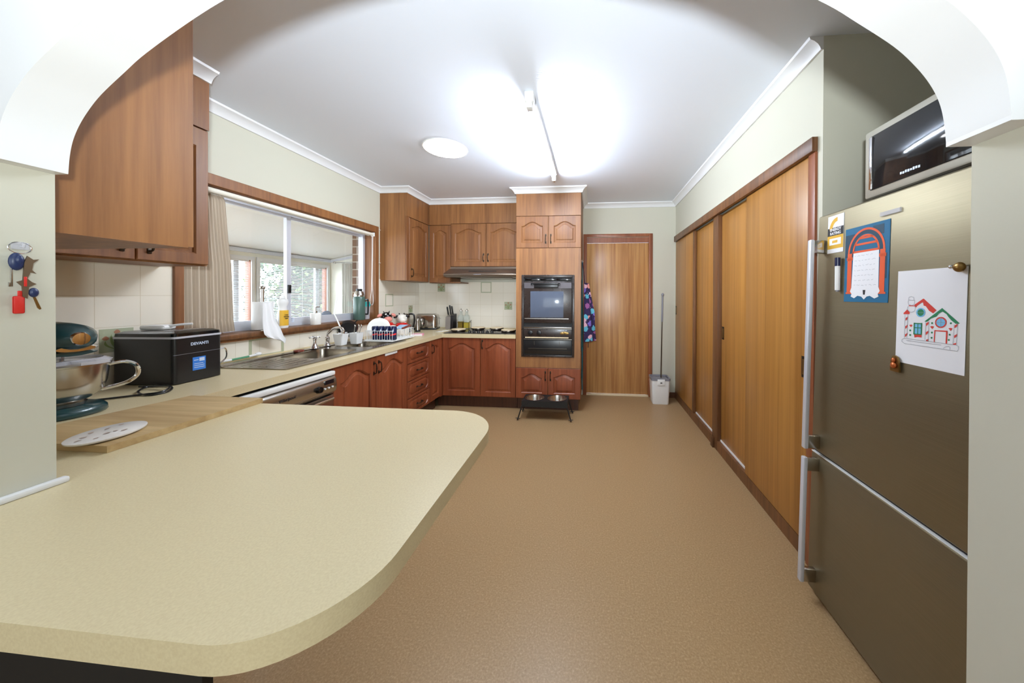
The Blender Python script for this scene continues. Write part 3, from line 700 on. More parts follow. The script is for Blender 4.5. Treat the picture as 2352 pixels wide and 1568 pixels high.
# ---------------------------------------------------------------- sink
sk = thing('sink_unit', 'stainless double bowl sink with ribbed draining board', 'sink', (0, 0, HT))
SX0, SX1, SY0, SY1 = -2.40, -1.872, 1.79, 3.06
h1 = rrect(-2.29, 2.11, -1.945, 2.50, .06); h2 = rrect(-2.29, 2.62, -1.945, 2.95, .06)
MB().plate(rrect(SX0, SY0, SX1, SY1, .02), [h1, h2], .001, .006).build('deck', 'sink_steel', sk, ang=30)
m = MB()
for (a, b, c, d) in ((-2.29, 2.11, -1.945, 2.50), (-2.29, 2.62, -1.945, 2.95)):
    rs = []
    for z, i_, r in ((.006, 0, .06), (-.02, .004, .06), (-.14, .012, .06), (-.155, .03, .05)): rs.append([(x, y, z) for x, y in rrect(a+i_, b+i_, c-i_, d-i_, r)])
    m.loft(rs, cap0=False)
m.build('bowl', 'sink_steel', sk, ang=50)
m = MB()
for i in range(7): m.box(-2.30+i*.058, 1.84, .006, -2.288+i*.058, 2.06, .0072, .0005)
m.box(-2.395, 1.80, .006, -2.33, 3.05, .012, .004)
m.build('ribs', 'sink_steel', sk)
for yd in (2.3, 2.79): MB().lathe([(0, .001), (.035, .001), (.038, .004), (.03, .006), (0, .004)], c=(-2.12, yd, -.155)).build('drain', 'chrome', sk)
# taps
tp = thing('sink_tap', 'curved chrome sink spout between the two cross-head taps', 'tap', (-2.345, 2.62, HT+.0125))
MB().lathe([(0, 0), (.028, 0), (.026, .008), (.017, .02), (.015, .05), (.018, .055), (.018, .07), (.012, .078), (0, .078)]).build('base', 'chrome', tp)
MB().tube(smoothpath([(0, 0, .07), (.005, 0, .105), (.05, 0, .145), (.10, 0, .162), (.135, 0, .158), (.15, 0, .14), (.15, 0, .11)], 5), [.010]*21+[.011]*6+[.013]*4, 12).build('spout', 'chrome', tp)
for yy, lb in ((2.475, 'left chrome cross-head tap by the first sink bowl'), (2.775, 'right chrome cross-head tap by the second sink bowl')):
    tp = thing('cross_tap', lb, 'tap', (-2.33, yy, HT+.0125), 0, 'chrome cross-head taps')
    MB().lathe([(0, 0), (.032, 0), (.030, .008), (.022, .02), (.012, .04), (.010, .065), (.014, .07), (.014, .08), (.008, .088), (0, .088)]).build('base', 'chrome', tp)
    m = MB()
    for k in range(4):
        a = PI/4+k*PI/2+.3; m.cyl((0, 0, .092), (.032*math.cos(a), .032*math.sin(a), .094), .005, n=8); m.ell((.034*math.cos(a), .034*math.sin(a), .094), .008, .008, .008, 10, 8)
    m.ell((0, 0, .096), .011, .011, .009, 12, 8)
    m.build('cross_handle', 'chrome', tp)
pl = tag(MB().lathe([(0, .0), (.03, .0), (.034, .006), (.033, .014), (.026, .012), (.008, .008), (0, .008)]).build('sink_plug', 'red_brown', None, loc=(-2.31, 2.31, HT+.0125)), 'red-brown rubber sink plug lying on the sink ledge', 'plug')
br = thing('dish_brush', 'green and white dish brush lying behind the draining board', 'brush', (-2.425, 1.88, HT+.013), .0)
MB().tube([(0, .0, .01), (.0, .05, .010)], .008).build('tip', 'white_plastic', br)
MB().tube([(0, .05, .010), (0, .16, .012)], .007).build('handle', 'brush_green', br)
MB().tube([(0, .16, .012), (.0, .21, .016)], .008).ell((0, .225, .018), .014, .022, .014).build('head', 'white_plastic', br)

# ---------------------------------------------------------------- pantry (sliding doors)
pt = thing('pantry_cupboard', 'long built-in cupboard with four sliding honey veneer doors', 'cupboard', (XR, 0, 0))
MB().box(-.028, 1.652, 2.055, .0, 4.300, 2.126, .003).build('head_rail', 'dark_trim', pt)
MB().box(-.012, 1.655, 0, .055, 1.705, 2.055, .002).build('end_jamb', 'door_frame_wood', pt)
MB().box(-.006, 2.872, 0, .055, 2.985, 2.055, .002).build('centre_post', 'dark_trim', pt)
MB().box(-.022, 2.93, -.0, -.006, 2.985, .09, .002).build('post_block', 'dark_trim', pt)
m = MB().box(-.004, 1.705, 0, .055, 2.872, .085).box(-.004, 2.985, 0, .055, 4.298, .085); m.build('bottom_rail', 'dark_trim', pt, smooth=False)
MB().box(.022, 2.372, .085, .030, 2.870, .1).build('track', 'white_plastic', pt); MB().box(.022, 2.988, .085, .030, 3.54, .1).build('track', 'white_plastic', pt)
def slider(y0, y1, x, py, z=1.01, mt='pantry_veneer'):
    d = MB().box(x, y0, .088, x+.026, y1, 2.054, .002).build('sliding_door', mt, pt)
    if py:
        MB().box(x-.0025, py-.02, z-.055, x, py+.02, z+.055, .001).build('finger_pull', 'antique_metal', d)
        MB().box(x-.0035, py-.012, z-.04, x-.0023, py+.012, z+.04, .0005).build('pull_recess', 'brass', d)
    return d
slider(1.706, 2.371, -.002, 1.738, .985); slider(2.30, 2.871, .028, 2.838, 1.03)
slider(3.58, 4.297, -.002, 4.27, 1.16); slider(2.987, 3.62, .028, None)
MB().box(-.004, 3.535, .088, .026, 3.578, 2.054, .002).build('door_edge', 'dark_trim', pt)

# ---------------------------------------------------------------- fridge
TL = math.radians(1.3)
fg = thing('fridge', 'tall stainless two-door fridge with long bar handles in the alcove', 'fridge', (.992, .86, 0))
fg.rotation_euler = (0, TL, 0)
FW = .70
MB().box(.065, .005, .04, .72, FW-.005, 1.71, .006).build('cabinet', mat('fridge_side', (150, 148, 144), .4, .3), fg)
MB().box(.03, .02, .0, .70, FW-.02, .04).build('base', 'black_matt', fg)
ud = MB().box(0, 0, .654, .06, FW, 1.712, .008, 3).build('upper_door', 'fridge_steel', fg)
ld = MB().box(0, 0, .022, .06, FW, .642, .008, 3).build('lower_door', 'fridge_steel', fg)
MB().box(-.001, .004, .6425, .02, FW-.004, .6455).build('edge_strip', 'white_plastic', ld)
MB().box(.012, .004, .646, .055, FW-.004, .654).build('seal', 'black_matt', ud)
def bar(parent, z0, z1):
    y = FW-.045
    h = MB().box(-.066, y-.012, z0, -.048, y+.012, z1, .005).build('handle', 'aluminium', parent)
    for q in (z0+.003, z1-.06): MB().box(-.05, y-.011, q, .002, y+.011, q+.057, .003).build('handle_mount', 'steel', h)
bar(ud, .668, 1.60); bar(ld, .07, .63)
def onf(name, y, z, w, h, m, label, cat, th=.0012, x=None, rot=0, lift=.0):
    # a flat thing held on the fridge face; y,z = world centre
    t = thing(name, label, cat, (0, 0, 0)); t.rotation_euler = (0, TL, 0)
    t.location = (.992+math.sin(TL)*z-.0006, y, z)
    b = MB().box(-th-lift, -w/2, -h/2, -lift, w/2, h/2).build('sheet', m, t, smooth=False)
    return t
def flat(t, name, m, pts, d=.0018):
    """flat printed shapes on a thing facing -x; local (u right as seen, v up)"""
    mb = MB()
    for P in pts: mb.face([(-d, -u, v) for u, v in P])
    return mb.build(name, m, t, smooth=False)
def quad(x0, y0, x1, y1): return [(x0, y0), (x1, y0), (x1, y1), (x0, y1)]
def ring(cx, cy, rx, ry, a0, a1, w, n=20):
    o = []
    for i in range(n):
        a, b = a0+(a1-a0)*i/n, a0+(a1-a0)*(i+1)/n
        o.append([(cx+rx*math.cos(a), cy+ry*math.sin(a)), (cx+rx*math.cos(b), cy+ry*math.sin(b)), (cx+(rx-w)*math.cos(b), cy+(ry-w)*math.sin(b)), (cx+(rx-w)*math.cos(a), cy+(ry-w)*math.sin(a))])
    return o
# energy rating label: world centre y 1.454, z 1.615
t = onf('energy_label', 1.452, 1.615, .088, .16, 'paper_white', 'white, black and yellow energy rating label at the top corner of the fridge', 'label')
flat(t, 'arc_print', 'yellow_label', ring(.01, .018, .045, .052, PI*.5, PI*.98, .017, 8), .0016)
flat(t, 'black_band', 'dark_print', [quad(-.044, -.006, .044, .028)], .0016)
text('ENERGY', .0165, 'paper_white', 'lettering', t, (-.0019, 0, .019), (PI/2, 0, -PI/2), ext=.0002, bold=.0004)
text('RATING', .0165, 'paper_white', 'lettering', t, (-.0019, 0, .003), (PI/2, 0, -PI/2), ext=.0002, bold=.0004)
flat(t, 'yellow_band', 'yellow_label', [quad(-.044, -.062, .044, -.006)], .0016)
flat(t, 'white_box', 'paper_white', [quad(-.032, -.046, .032, -.018)], .0019)
flat(t, 'orange_box', 'yellow_label', [quad(-.016, -.038, .014, -.027)], .0022)
# notepad sheet: y 1.2-1.395, z 1.328-1.625 -> centre
t = onf('memo_board', 1.298, 1.474, .195, .292, 'poster_blue', 'blue and orange arched memo sheet with handwriting, held on the fridge door', 'notepad')
flat(t, 'dark_corner', 'poster_dark', [quad(-.096, .03, -.05, .12), quad(.03, .10, .075, .135), quad(.07, -.06, .09, .03)], .0015)
Pa = ring(0, .045, .082, .09, 0, PI, .008)+ring(0, .045, .060, .066, 0, PI, .007)
Pc = [quad(-.083, -.11, -.062, .045), quad(.062, -.11, .083, .045), quad(-.086, .018, -.058, .03), quad(.058, .018, .086, .03), quad(-.088, -.115, -.055, -.108), quad(.055, -.115, .088, -.108), quad(-.06, .044, .06, .052), quad(-.05, .072, .05, .08), quad(-.03, .095, .03, .102)]
flat(t, 'arch_band', 'poster_dark', ring(0, .045, .074, .082, 0, PI, .014), .0017)
flat(t, 'orange_frame', 'orange_print', Pa+Pc, .002)
zz = [(-.055, .044), (.058, .044)]+[(.06, -.09), (.066, -.105), (.058, -.115), (.062, -.125), (.045, -.132), (.025, -.122), (.012, -.125), (0, -.136), (-.012, -.125), (-.03, -.122), (-.045, -.132), (-.062, -.125), (-.058, -.115), (-.066, -.105), (-.06, -.09)]
flat(t, 'writing_panel', 'paper_white', [zz[::-1]], .0022)
m = mat('pen_grey', (150, 150, 160), .7)
random.seed(3); ln = []
for r in range(7):
    z_ = .032-r*.019; u = -.048
    while u < .04:
        w_ = random.uniform(.006, .016); hh = random.uniform(.0005, .0009)
        k = int(w_/.003)
        for q in range(k): 
            uu = u+q*.003; up = random.uniform(-.003, .003); ln.append([(uu, z_), (uu+.003, z_+up), (uu+.003, z_+up+.0009), (uu, z_+.0009)])
        u += w_+.005
flat(t, 'handwriting', m, ln, .0024)
flat(t, 'lamp_print', 'dark_print', [[(-.006, -.1), (.006, -.1), (.004, -.118), (-.004, -.118)]], .0024)
t = onf('magnet_strip', 1.20, 1.642, .075, .014, 'clear_plastic', 'clear plastic magnetic strip above the blue memo sheet', 'magnet', th=.006)
# marker pen, vertical
t = thing('marker_pen', 'white whiteboard marker with a dark cap, clipped upright on the fridge', 'pen', (1.012, 1.418, 1.375))
MB().cyl((0, 0, 0), (0, 0, .10), .009, n=14).build('barrel', 'white_plastic', t); MB().cyl((0, 0, .10), (0, 0, .135), .0095, n=14).build('cap', 'navy', t); MB().cyl((0, 0, -.006), (0, 0, 0), .006, n=14).build('end_plug', 'grey_plastic', t)
# child's colouring page: corners y 1.169..0.975, z 1.431..~1.13
t = onf('colouring_page', 1.066, 1.283, .20, .302, 'paper_white', "child's coloured-in gingerbread house drawing on white paper on the fridge", 'drawing')
HOUSE = dict(red=[[(-0.042,0.0408),(-0.0158,0.0602),(-0.0157,0.0486),(-0.0204,0.0474),(-0.0335,0.0373),(-0.0359,0.0323),(-0.0395,0.0347)],[(-0.0158,0.0602),(-0.0135,0.0602),(0.024,0.0261),(0.0148,0.0164),(0.0026,0.0241),(-0.0065,0.0368),(-0.0134,0.039),(-0.0157,0.0486)],[(-0.0769,0.0119),(-0.0645,0.0251),(-0.0556,0.0154),(-0.0568,0.0098),(-0.0761,0.0088)],[(-0.0607,0.0384),(-0.0395,0.0384),(-0.04,0.0359),(-0.0594,0.0354)],[(-0.0398,-0.0535),(-0.0167,-0.0516),(-0.0166,-0.0605),(-0.0296,-0.0604),(-0.0381,-0.0632)],[(-0.0562,-0.0253),(-0.0505,-0.023),(-0.0455,-0.0244),(-0.0505,-0.0318)],[(0.0072,-0.0241),(0.0127,-0.0217),(0.0186,-0.023),(0.0138,-0.031)],[(0.0573,-0.024),(0.0626,-0.0222),(0.0679,-0.0234),(0.0632,-0.0312)],[(0.0199,-0.0334),(0.0547,-0.0314),(0.0553,-0.0354),(0.0199,-0.0364)],[(0.0199,-0.0334),(0.0229,-0.0331),(0.0215,-0.0688),(0.0189,-0.0687)],[(0.0513,-0.0318),(0.0557,-0.0331),(0.0548,-0.0691),(0.0512,-0.0692)],[(-0.069,-0.004),(-0.0614,0.0025),(-0.0614,-0.005),(-0.069,-0.0127)],[(-0.069,-0.0307),(-0.0613,-0.024),(-0.0613,-0.0315),(-0.069,-0.0394)],[(-0.0689,-0.0574),(-0.0612,-0.0505),(-0.0612,-0.058),(-0.0689,-0.066)],[(-0.0045,-0.0154),(0.0036,-0.009),(0.0036,-0.0161),(-0.0045,-0.0235)],[(-0.0045,-0.0428),(0.0036,-0.0362),(0.0036,-0.0433),(-0.0045,-0.0509)],[(-0.0028,-0.0655),(0.0039,-0.0617),(0.0033,-0.0694),(-0.0028,-0.069)],[(0.0724,-0.0147),(0.08,-0.0088),(0.08,-0.0153),(0.0724,-0.0221)],[(0.0724,-0.0432),(0.0801,-0.0371),(0.0801,-0.0436),(0.0725,-0.0507)],[(0.07,-0.0669),(0.0783,-0.0626),(0.0777,-0.0691),(0.07,-0.0695)],[(0.0524,-0.0078),(0.0513,-0.0141),(0.0479,-0.0129),(0.0488,-0.0081)],[(0.0513,-0.0141),(0.0479,-0.0197),(0.0453,-0.017),(0.0479,-0.0129)],[(0.0479,-0.0197),(0.0429,-0.0237),(0.0415,-0.02),(0.0453,-0.017)],[(0.0429,-0.0237),(0.0369,-0.0255),(0.0369,-0.0214),(0.0415,-0.02)],[(0.0369,-0.0255),(0.0308,-0.0248),(0.0322,-0.0209),(0.0369,-0.0214)],[(0.0308,-0.0248),(0.0255,-0.0217),(0.0282,-0.0185),(0.0322,-0.0209)],[(0.0255,-0.0217),(0.022,-0.0166),(0.0255,-0.0147),(0.0282,-0.0185)],[(0.022,-0.0166),(0.0207,-0.0103),(0.0246,-0.01),(0.0255,-0.0147)],[(0.0207,-0.0103),(0.0219,-0.0038),(0.0255,-0.0051),(0.0246,-0.01)],[(0.0219,-0.0038),(0.0254,0.0018),(0.0282,-0.0009),(0.0255,-0.0051)],[(0.0254,0.0018),(0.0307,0.0058),(0.0321,0.002),(0.0282,-0.0009)],[(0.0307,0.0058),(0.0368,0.0074),(0.0368,0.0033),(0.0321,0.002)],[(0.0368,0.0074),(0.0428,0.0065),(0.0414,0.0026),(0.0368,0.0033)],[(0.0428,0.0065),(0.0479,0.0033),(0.0453,0.0002),(0.0414,0.0026)],[(0.0479,0.0033),(0.0512,-0.0017),(0.0479,-0.0035),(0.0453,0.0002)],[(0.0512,-0.0017),(0.0524,-0.0078),(0.0488,-0.0081),(0.0479,-0.0035)]],
green=[[(-0.0098,-0.01),(0.0392,0.0335),(0.0403,0.0233),(0.0309,0.0172),(0.0245,0.0076),(0.0093,0.0008),(-0.0018,-0.0101)],[(0.0392,0.0335),(0.0857,-0.0079),(0.0752,-0.0096),(0.0635,-0.0001),(0.0556,0.0094),(0.0515,0.0159),(0.0403,0.0233)],[(-0.0414,-0.0166),(-0.016,-0.016),(-0.016,-0.0194),(-0.0413,-0.02)],[(-0.0418,-0.0508),(-0.0164,-0.0494),(-0.0164,-0.0523),(-0.0418,-0.0538)],[(-0.0418,-0.0166),(-0.0379,-0.0163),(-0.0378,-0.0533),(-0.0418,-0.0538)],[(-0.0193,-0.0153),(-0.016,-0.0151),(-0.016,-0.0518),(-0.0192,-0.0521)],[(-0.0413,-0.0309),(-0.0165,-0.0296),(-0.0165,-0.032),(-0.0413,-0.0334)],[(-0.0297,-0.0164),(-0.0273,-0.0162),(-0.0273,-0.0528),(-0.0296,-0.0531)],[(-0.0117,0.0175),(-0.0125,0.0132),(-0.0146,0.0095),(-0.0177,0.0069),(-0.0215,0.0059),(-0.0253,0.0065),(-0.0285,0.0087),(-0.0307,0.0123),(-0.0315,0.0165),(-0.0307,0.0209),(-0.0286,0.0246),(-0.0253,0.0272),(-0.0215,0.0282),(-0.0178,0.0275),(-0.0146,0.0252),(-0.0125,0.0217)],[(-0.0492,-0.0419),(-0.0501,-0.0443),(-0.0524,-0.0455),(-0.0547,-0.0448),(-0.0557,-0.0426),(-0.0547,-0.0402),(-0.0524,-0.039),(-0.0501,-0.0397)],[(-0.0489,-0.0566),(-0.0498,-0.059),(-0.0521,-0.0602),(-0.0544,-0.0595),(-0.0554,-0.0573),(-0.0545,-0.0549),(-0.0522,-0.0537),(-0.0499,-0.0544)],[(0.016,-0.0413),(0.0152,-0.0435),(0.0132,-0.0446),(0.0112,-0.0439),(0.0103,-0.0419),(0.0111,-0.0396),(0.0132,-0.0385),(0.0152,-0.0392)],[(0.0156,-0.057),(0.0148,-0.0592),(0.0128,-0.0604),(0.0108,-0.0597),(0.0099,-0.0577),(0.0107,-0.0554),(0.0128,-0.0543),(0.0148,-0.0549)],[(0.0637,-0.0416),(0.0629,-0.0437),(0.0611,-0.0448),(0.0593,-0.0442),(0.0585,-0.0422),(0.0593,-0.0401),(0.0611,-0.039),(0.0629,-0.0397)],[(0.0619,-0.0569),(0.0612,-0.0591),(0.0594,-0.0602),(0.0575,-0.0596),(0.0568,-0.0576),(0.0575,-0.0555),(0.0593,-0.0544),(0.0612,-0.055)],[(0.0157,-0.0128),(0.0149,-0.015),(0.0129,-0.0161),(0.0109,-0.0153),(0.01,-0.0132),(0.0108,-0.011),(0.0129,-0.01),(0.0149,-0.0107)],[(0.0657,-0.0088),(0.065,-0.0109),(0.0632,-0.0119),(0.0614,-0.0112),(0.0606,-0.0092),(0.0614,-0.0071),(0.0632,-0.0061),(0.065,-0.0068)]],
blue=[[(-0.0379,-0.0198),(-0.0193,-0.0197),(-0.0192,-0.0497),(-0.0379,-0.0504)],[(0.0488,-0.0081),(0.0479,-0.0129),(0.0453,-0.017),(0.0415,-0.02),(0.0369,-0.0214),(0.0322,-0.0209),(0.0282,-0.0185),(0.0255,-0.0147),(0.0246,-0.01),(0.0255,-0.0051),(0.0282,-0.0009),(0.0321,0.002),(0.0368,0.0033),(0.0414,0.0026),(0.0453,0.0002),(0.0479,-0.0035)]],
bluering=[[(-0.0076,0.0177),(-0.0086,0.0121),(-0.0125,0.0136),(-0.0117,0.0175)],[(-0.0086,0.0121),(-0.0116,0.0073),(-0.0146,0.0102),(-0.0125,0.0136)],[(-0.0116,0.0073),(-0.0161,0.0039),(-0.0177,0.0078),(-0.0146,0.0102)],[(-0.0161,0.0039),(-0.0215,0.0025),(-0.0215,0.0068),(-0.0177,0.0078)],[(-0.0215,0.0025),(-0.0269,0.0032),(-0.0253,0.0074),(-0.0215,0.0068)],[(-0.0269,0.0032),(-0.0316,0.0061),(-0.0285,0.0094),(-0.0253,0.0074)],[(-0.0316,0.0061),(-0.0347,0.0108),(-0.0307,0.0126),(-0.0285,0.0094)],[(-0.0347,0.0108),(-0.0358,0.0163),(-0.0315,0.0165),(-0.0307,0.0126)],[(-0.0358,0.0163),(-0.0347,0.022),(-0.0307,0.0205),(-0.0315,0.0165)],[(-0.0347,0.022),(-0.0316,0.0269),(-0.0286,0.0239),(-0.0307,0.0205)],[(-0.0316,0.0269),(-0.027,0.0303),(-0.0253,0.0263),(-0.0286,0.0239)],[(-0.027,0.0303),(-0.0215,0.0316),(-0.0215,0.0272),(-0.0253,0.0263)],[(-0.0215,0.0316),(-0.0162,0.0306),(-0.0178,0.0266),(-0.0215,0.0272)],[(-0.0162,0.0306),(-0.0117,0.0277),(-0.0146,0.0245),(-0.0178,0.0266)],[(-0.0117,0.0277),(-0.0087,0.0231),(-0.0125,0.0213),(-0.0146,0.0245)],[(-0.0087,0.0231),(-0.0076,0.0177),(-0.0117,0.0175),(-0.0125,0.0213)]],
lines=[[(-0.0719,-0.0694),(0.0783,-0.0685),(0.0782,-0.0695),(-0.0721,-0.0706)],[(0.0785,-0.0685),(0.0841,-0.0709),(0.0838,-0.0719),(0.0781,-0.0694)],[(0.0844,-0.0713),(0.0853,-0.0798),(0.0845,-0.0801),(0.0835,-0.0715)],[(0.0852,-0.0802),(0.0815,-0.0862),(0.0808,-0.0857),(0.0846,-0.0797)],[(0.0811,-0.0865),(-0.0694,-0.0875),(-0.0693,-0.0864),(0.0812,-0.0855)],[(-0.0697,-0.0875),(-0.0788,-0.0824),(-0.0782,-0.0814),(-0.069,-0.0865)],[(-0.0791,-0.082),(-0.0791,-0.0755),(-0.0779,-0.0754),(-0.0779,-0.0818)],[(-0.0789,-0.075),(-0.0723,-0.0696),(-0.0717,-0.0704),(-0.0782,-0.0759)],[(-0.0642,-0.0755),(0.0406,-0.0747),(0.0405,-0.0757),(-0.0643,-0.0767)],[(0.0455,-0.0836),(0.0515,-0.0781),(0.052,-0.0789),(0.046,-0.0844)],[(0.0517,-0.078),(0.0597,-0.075),(0.0599,-0.076),(0.0519,-0.079)],[(0.0601,-0.0751),(0.0641,-0.0785),(0.0635,-0.0793),(0.0595,-0.0759)],[(0.0642,-0.0789),(0.0632,-0.0846),(0.0624,-0.0846),(0.0633,-0.0789)],[(-0.0597,0.0649),(-0.0521,0.0674),(-0.0518,0.0663),(-0.0593,0.0638)],[(-0.0518,0.0674),(-0.0443,0.0648),(-0.0447,0.0638),(-0.0521,0.0663)],[(-0.044,0.0644),(-0.0427,0.0557),(-0.0438,0.0556),(-0.045,0.0643)],[(-0.0589,0.0643),(-0.0602,0.0554),(-0.0613,0.0556),(-0.06,0.0644)],[(-0.0607,0.0561),(-0.0408,0.055),(-0.0408,0.0539),(-0.0608,0.055)],[(-0.0403,0.0544),(-0.0414,0.042),(-0.0425,0.0421),(-0.0413,0.0545)],[(-0.0417,0.0416),(-0.0491,0.0377),(-0.0496,0.0386),(-0.0422,0.0425)],[(-0.0495,0.0376),(-0.0596,0.0399),(-0.0593,0.041),(-0.0492,0.0387)],[(-0.0599,0.0402),(-0.063,0.0477),(-0.062,0.0481),(-0.0589,0.0406)],[(-0.063,0.0481),(-0.0613,0.0556),(-0.0602,0.0554),(-0.0619,0.0478)],[(-0.0614,0.0352),(-0.0639,0.025),(-0.065,0.0252),(-0.0625,0.0354)],[(-0.0641,0.0255),(-0.0565,0.0183),(-0.0572,0.0175),(-0.0649,0.0247)],[(-0.0567,0.0184),(-0.0492,0.0168),(-0.0495,0.0157),(-0.057,0.0173)],[(-0.0496,0.0167),(-0.041,0.0215),(-0.0405,0.0206),(-0.0491,0.0157)],[(-0.0412,0.0212),(-0.0388,0.0311),(-0.0378,0.0309),(-0.0402,0.021)],[(-0.0388,0.0308),(-0.0412,0.0369),(-0.0402,0.0373),(-0.0378,0.0312)],[(-0.0701,0.0084),(-0.0699,-0.0667),(-0.071,-0.0668),(-0.0712,0.0083)],[(-0.0613,0.0088),(-0.0617,-0.0682),(-0.0628,-0.0683),(-0.0625,0.0088)],[(-0.0054,-0.0109),(-0.0057,-0.0659),(-0.0067,-0.066),(-0.0064,-0.011)],[(0.0043,-0.0078),(0.0038,-0.0682),(0.0028,-0.0683),(0.0033,-0.0079)],[(0.0804,-0.0087),(0.0793,-0.0678),(0.0784,-0.0679),(0.0796,-0.0088)],[(0.0722,-0.0116),(0.071,-0.0668),(0.0701,-0.0669),(0.0713,-0.0117)],[(0.0372,0.0072),(0.0373,-0.0255),(0.0364,-0.0255),(0.0363,0.0071)],[(0.0213,-0.0097),(0.0516,-0.0074),(0.0516,-0.0084),(0.0213,-0.0108)],[(-0.0358,0.0169),(-0.0076,0.0182),(-0.0076,0.0171),(-0.0358,0.0158)]],
)
flat(t, 'red_colouring', 'red_print', HOUSE['red'], .0017); flat(t, 'green_colouring', 'green_print', HOUSE['green'][:2], .0018)
for q in HOUSE['green'][8:]: flat(t, 'green_dot', 'green_print', [q], .0018)
flat(t, 'blue_ring', 'blue_print', HOUSE['bluering'], .0018)
for q in HOUSE['blue']: flat(t, 'blue_pane', 'blue_print', [q], .0019)
flat(t, 'window_bars', 'green_print', HOUSE['green'][2:8], .0021)
flat(t, 'outline', m, HOUSE['lines'], .0022)
# magnets
t = thing('bell_magnet', 'brass and orange bell-shaped magnet at the lower corner of the drawing', 'magnet', (1.012, 1.158, 1.125))
MB().prism([(-.016, -.026), (.016, -.026), (.014, .01), (.008, .024), (0, .028), (-.008, .024), (-.014, .01)], 'x', -.006, 0).build('plate', 'brass', t); MB().ell((-.009, 0, -.005), .006, .010, .010).ell((-.009, 0, .012), .005, .006, .008).build('figure', mat('copper', (200, 110, 60), .3, .6), t)
t = thing('round_magnet', 'small brass round magnet at the upper corner of the drawing', 'magnet', (1.018, .975, 1.432))
MB().ell((-.008, 0, 0), .010, .014, .014).build('dome', 'brass', t); MB().ell((-.01, .018, .002), .006, .006, .006).build('bead', 'chrome', t)
# microwave on the fridge
mw = thing('microwave', 'stainless-framed microwave with dark glass door on top of the fridge', 'microwave', (1.09, .86, 1.738))
MB().box(.02, .005, .0, .40, .525, .262, .006).build('case', 'steel_dark', mw)
MB().box(0, 0, .0, .022, .53, .265, .008).build('front_frame', mat('frame_metal', (186, 182, 168), .38, .45), mw)
MB().box(-.004, .13, .028, .0, .50, .238, .003).build('glass_door', 'dark_glass', mw)
MB().box(-.007, .488, .030, .0, .503, .236, .003).build('door_edge', 'chrome', mw)
MB().box(-.004, .012, .028, 0, .115, .238, .002).build('control_panel', 'black_gloss', mw)
m = MB()
for i in range(8): m.box(-.0048, .305+i*.009, .044+(i%2)*.001, -.0042, .3115+i*.009, .052+(i%3)*.001)
m.build('printed_marks', 'light_print', mw, smooth=False)
# keys on the left jamb
kb = thing('key_bunch', 'bunch of keys with a red tag on a ring hanging on the left jamb', 'keys', (-1.309, .612, 1.33))
MB().tube([(.007, .015*math.cos(a), .124+.013*math.sin(a)) for a in [2*PI*i/24 for i in range(24)]], .0011, 6, True).build('ring', 'chrome', kb)
MB().ell((.010, -.006, .092), .006, .0105, .020).ell((.014, -.004, .096), .004, .006, .010).build('car_key_fob', 'key_blue', kb)
MB().box(.007, -.013, .035, .0095, -.010, .078, .001).box(.007, -.0155, .035, .0095, -.013, .045, .0005).build('key', 'steel', kb)
MB().box(.010, -.012, -.026, .014, .003, .014, .003).box(.011, -.006, .010, .013, .0, .026, .001).build('red_tag', 'key_red', kb)
m = MB()
m.prism([(.006, .106), (.014, .098), (.022, .100), (.014, .090), (.012, .074), (.018, .066), (.010, .068), (.006, .054), (.012, .046), (.018, .042), (.008, .034), (.006, .008), (.0, .012), (-.001, .036), (-.008, .046), (.0, .050), (.002, .090)], 'x', .012, .0145); m.build('metal_charm', mat('charm_metal', (134, 122, 104), .3, .8), kb)
MB().box(.0146, .001, .036, .0156, .005, .058, .0003).build('red_inlay', 'key_red', kb)
MB().ell((.012, .015, .022), .005, .007, .011).build('blue_fob', 'key_blue', kb); MB().prism([(.014, .012), (.017, .012), (.025, -.016), (.023, -.018), (.020, -.014)], 'x', .011, .013).build('key', 'brass', kb)
hk = tag(MB().box(0, -.012, -.008, .003, .012, .008, .002).tube([(.002, 0, .0), (.010, 0, -.002), (.012, 0, .006)], .002).build('adhesive_hook', 'clear_plastic', None, loc=(-1.309, .615, 1.458)), 'small clear adhesive hook holding the keys', 'hook')

# ---------------------------------------------------------------- ceiling lights
tb = thing('fluorescent_batten', 'bare fluorescent tube on a white ceiling batten', 'ceiling light', (-.39, 1.90, ZC))
MB().box(-.028, .06, -.045, .028, 1.24, 0, .004).build('batten', 'white_plastic', tb)
MB().box(-.028, 0, -.062, .028, .09, -.0, .004).box(-.018, .0, -.10, .018, .05, -.06, .003).build('end_cap', 'white_plastic', tb)
MB().box(-.018, 1.235, -.10, .018, 1.26, -.0, .003).build('lamp_holder', 'white_plastic', tb)
MB().cyl((0, .05, -.078), (0, 1.225, -.078), .0135, n=16).build('tube', 'tube_glow', tb)
MB().cyl((0, 1.26, -.085), (0, 1.285, -.085), .012, n=12).build('starter', 'brass', tb)
oy = thing('oyster_light', 'round frosted white ceiling light', 'ceiling light', (-1.245, 2.59, ZC))
MB().lathe([(0, -.022), (.10, -.020), (.15, -.014), (.172, -.004), (.172, 0), (0, 0)], n=40).build('diffuser', 'oyster_glow', oy)
MB().lathe([(.172, 0), (.172, -.006), (.18, -.006), (.182, 0)], n=40).build('rim', 'white_plastic', oy)

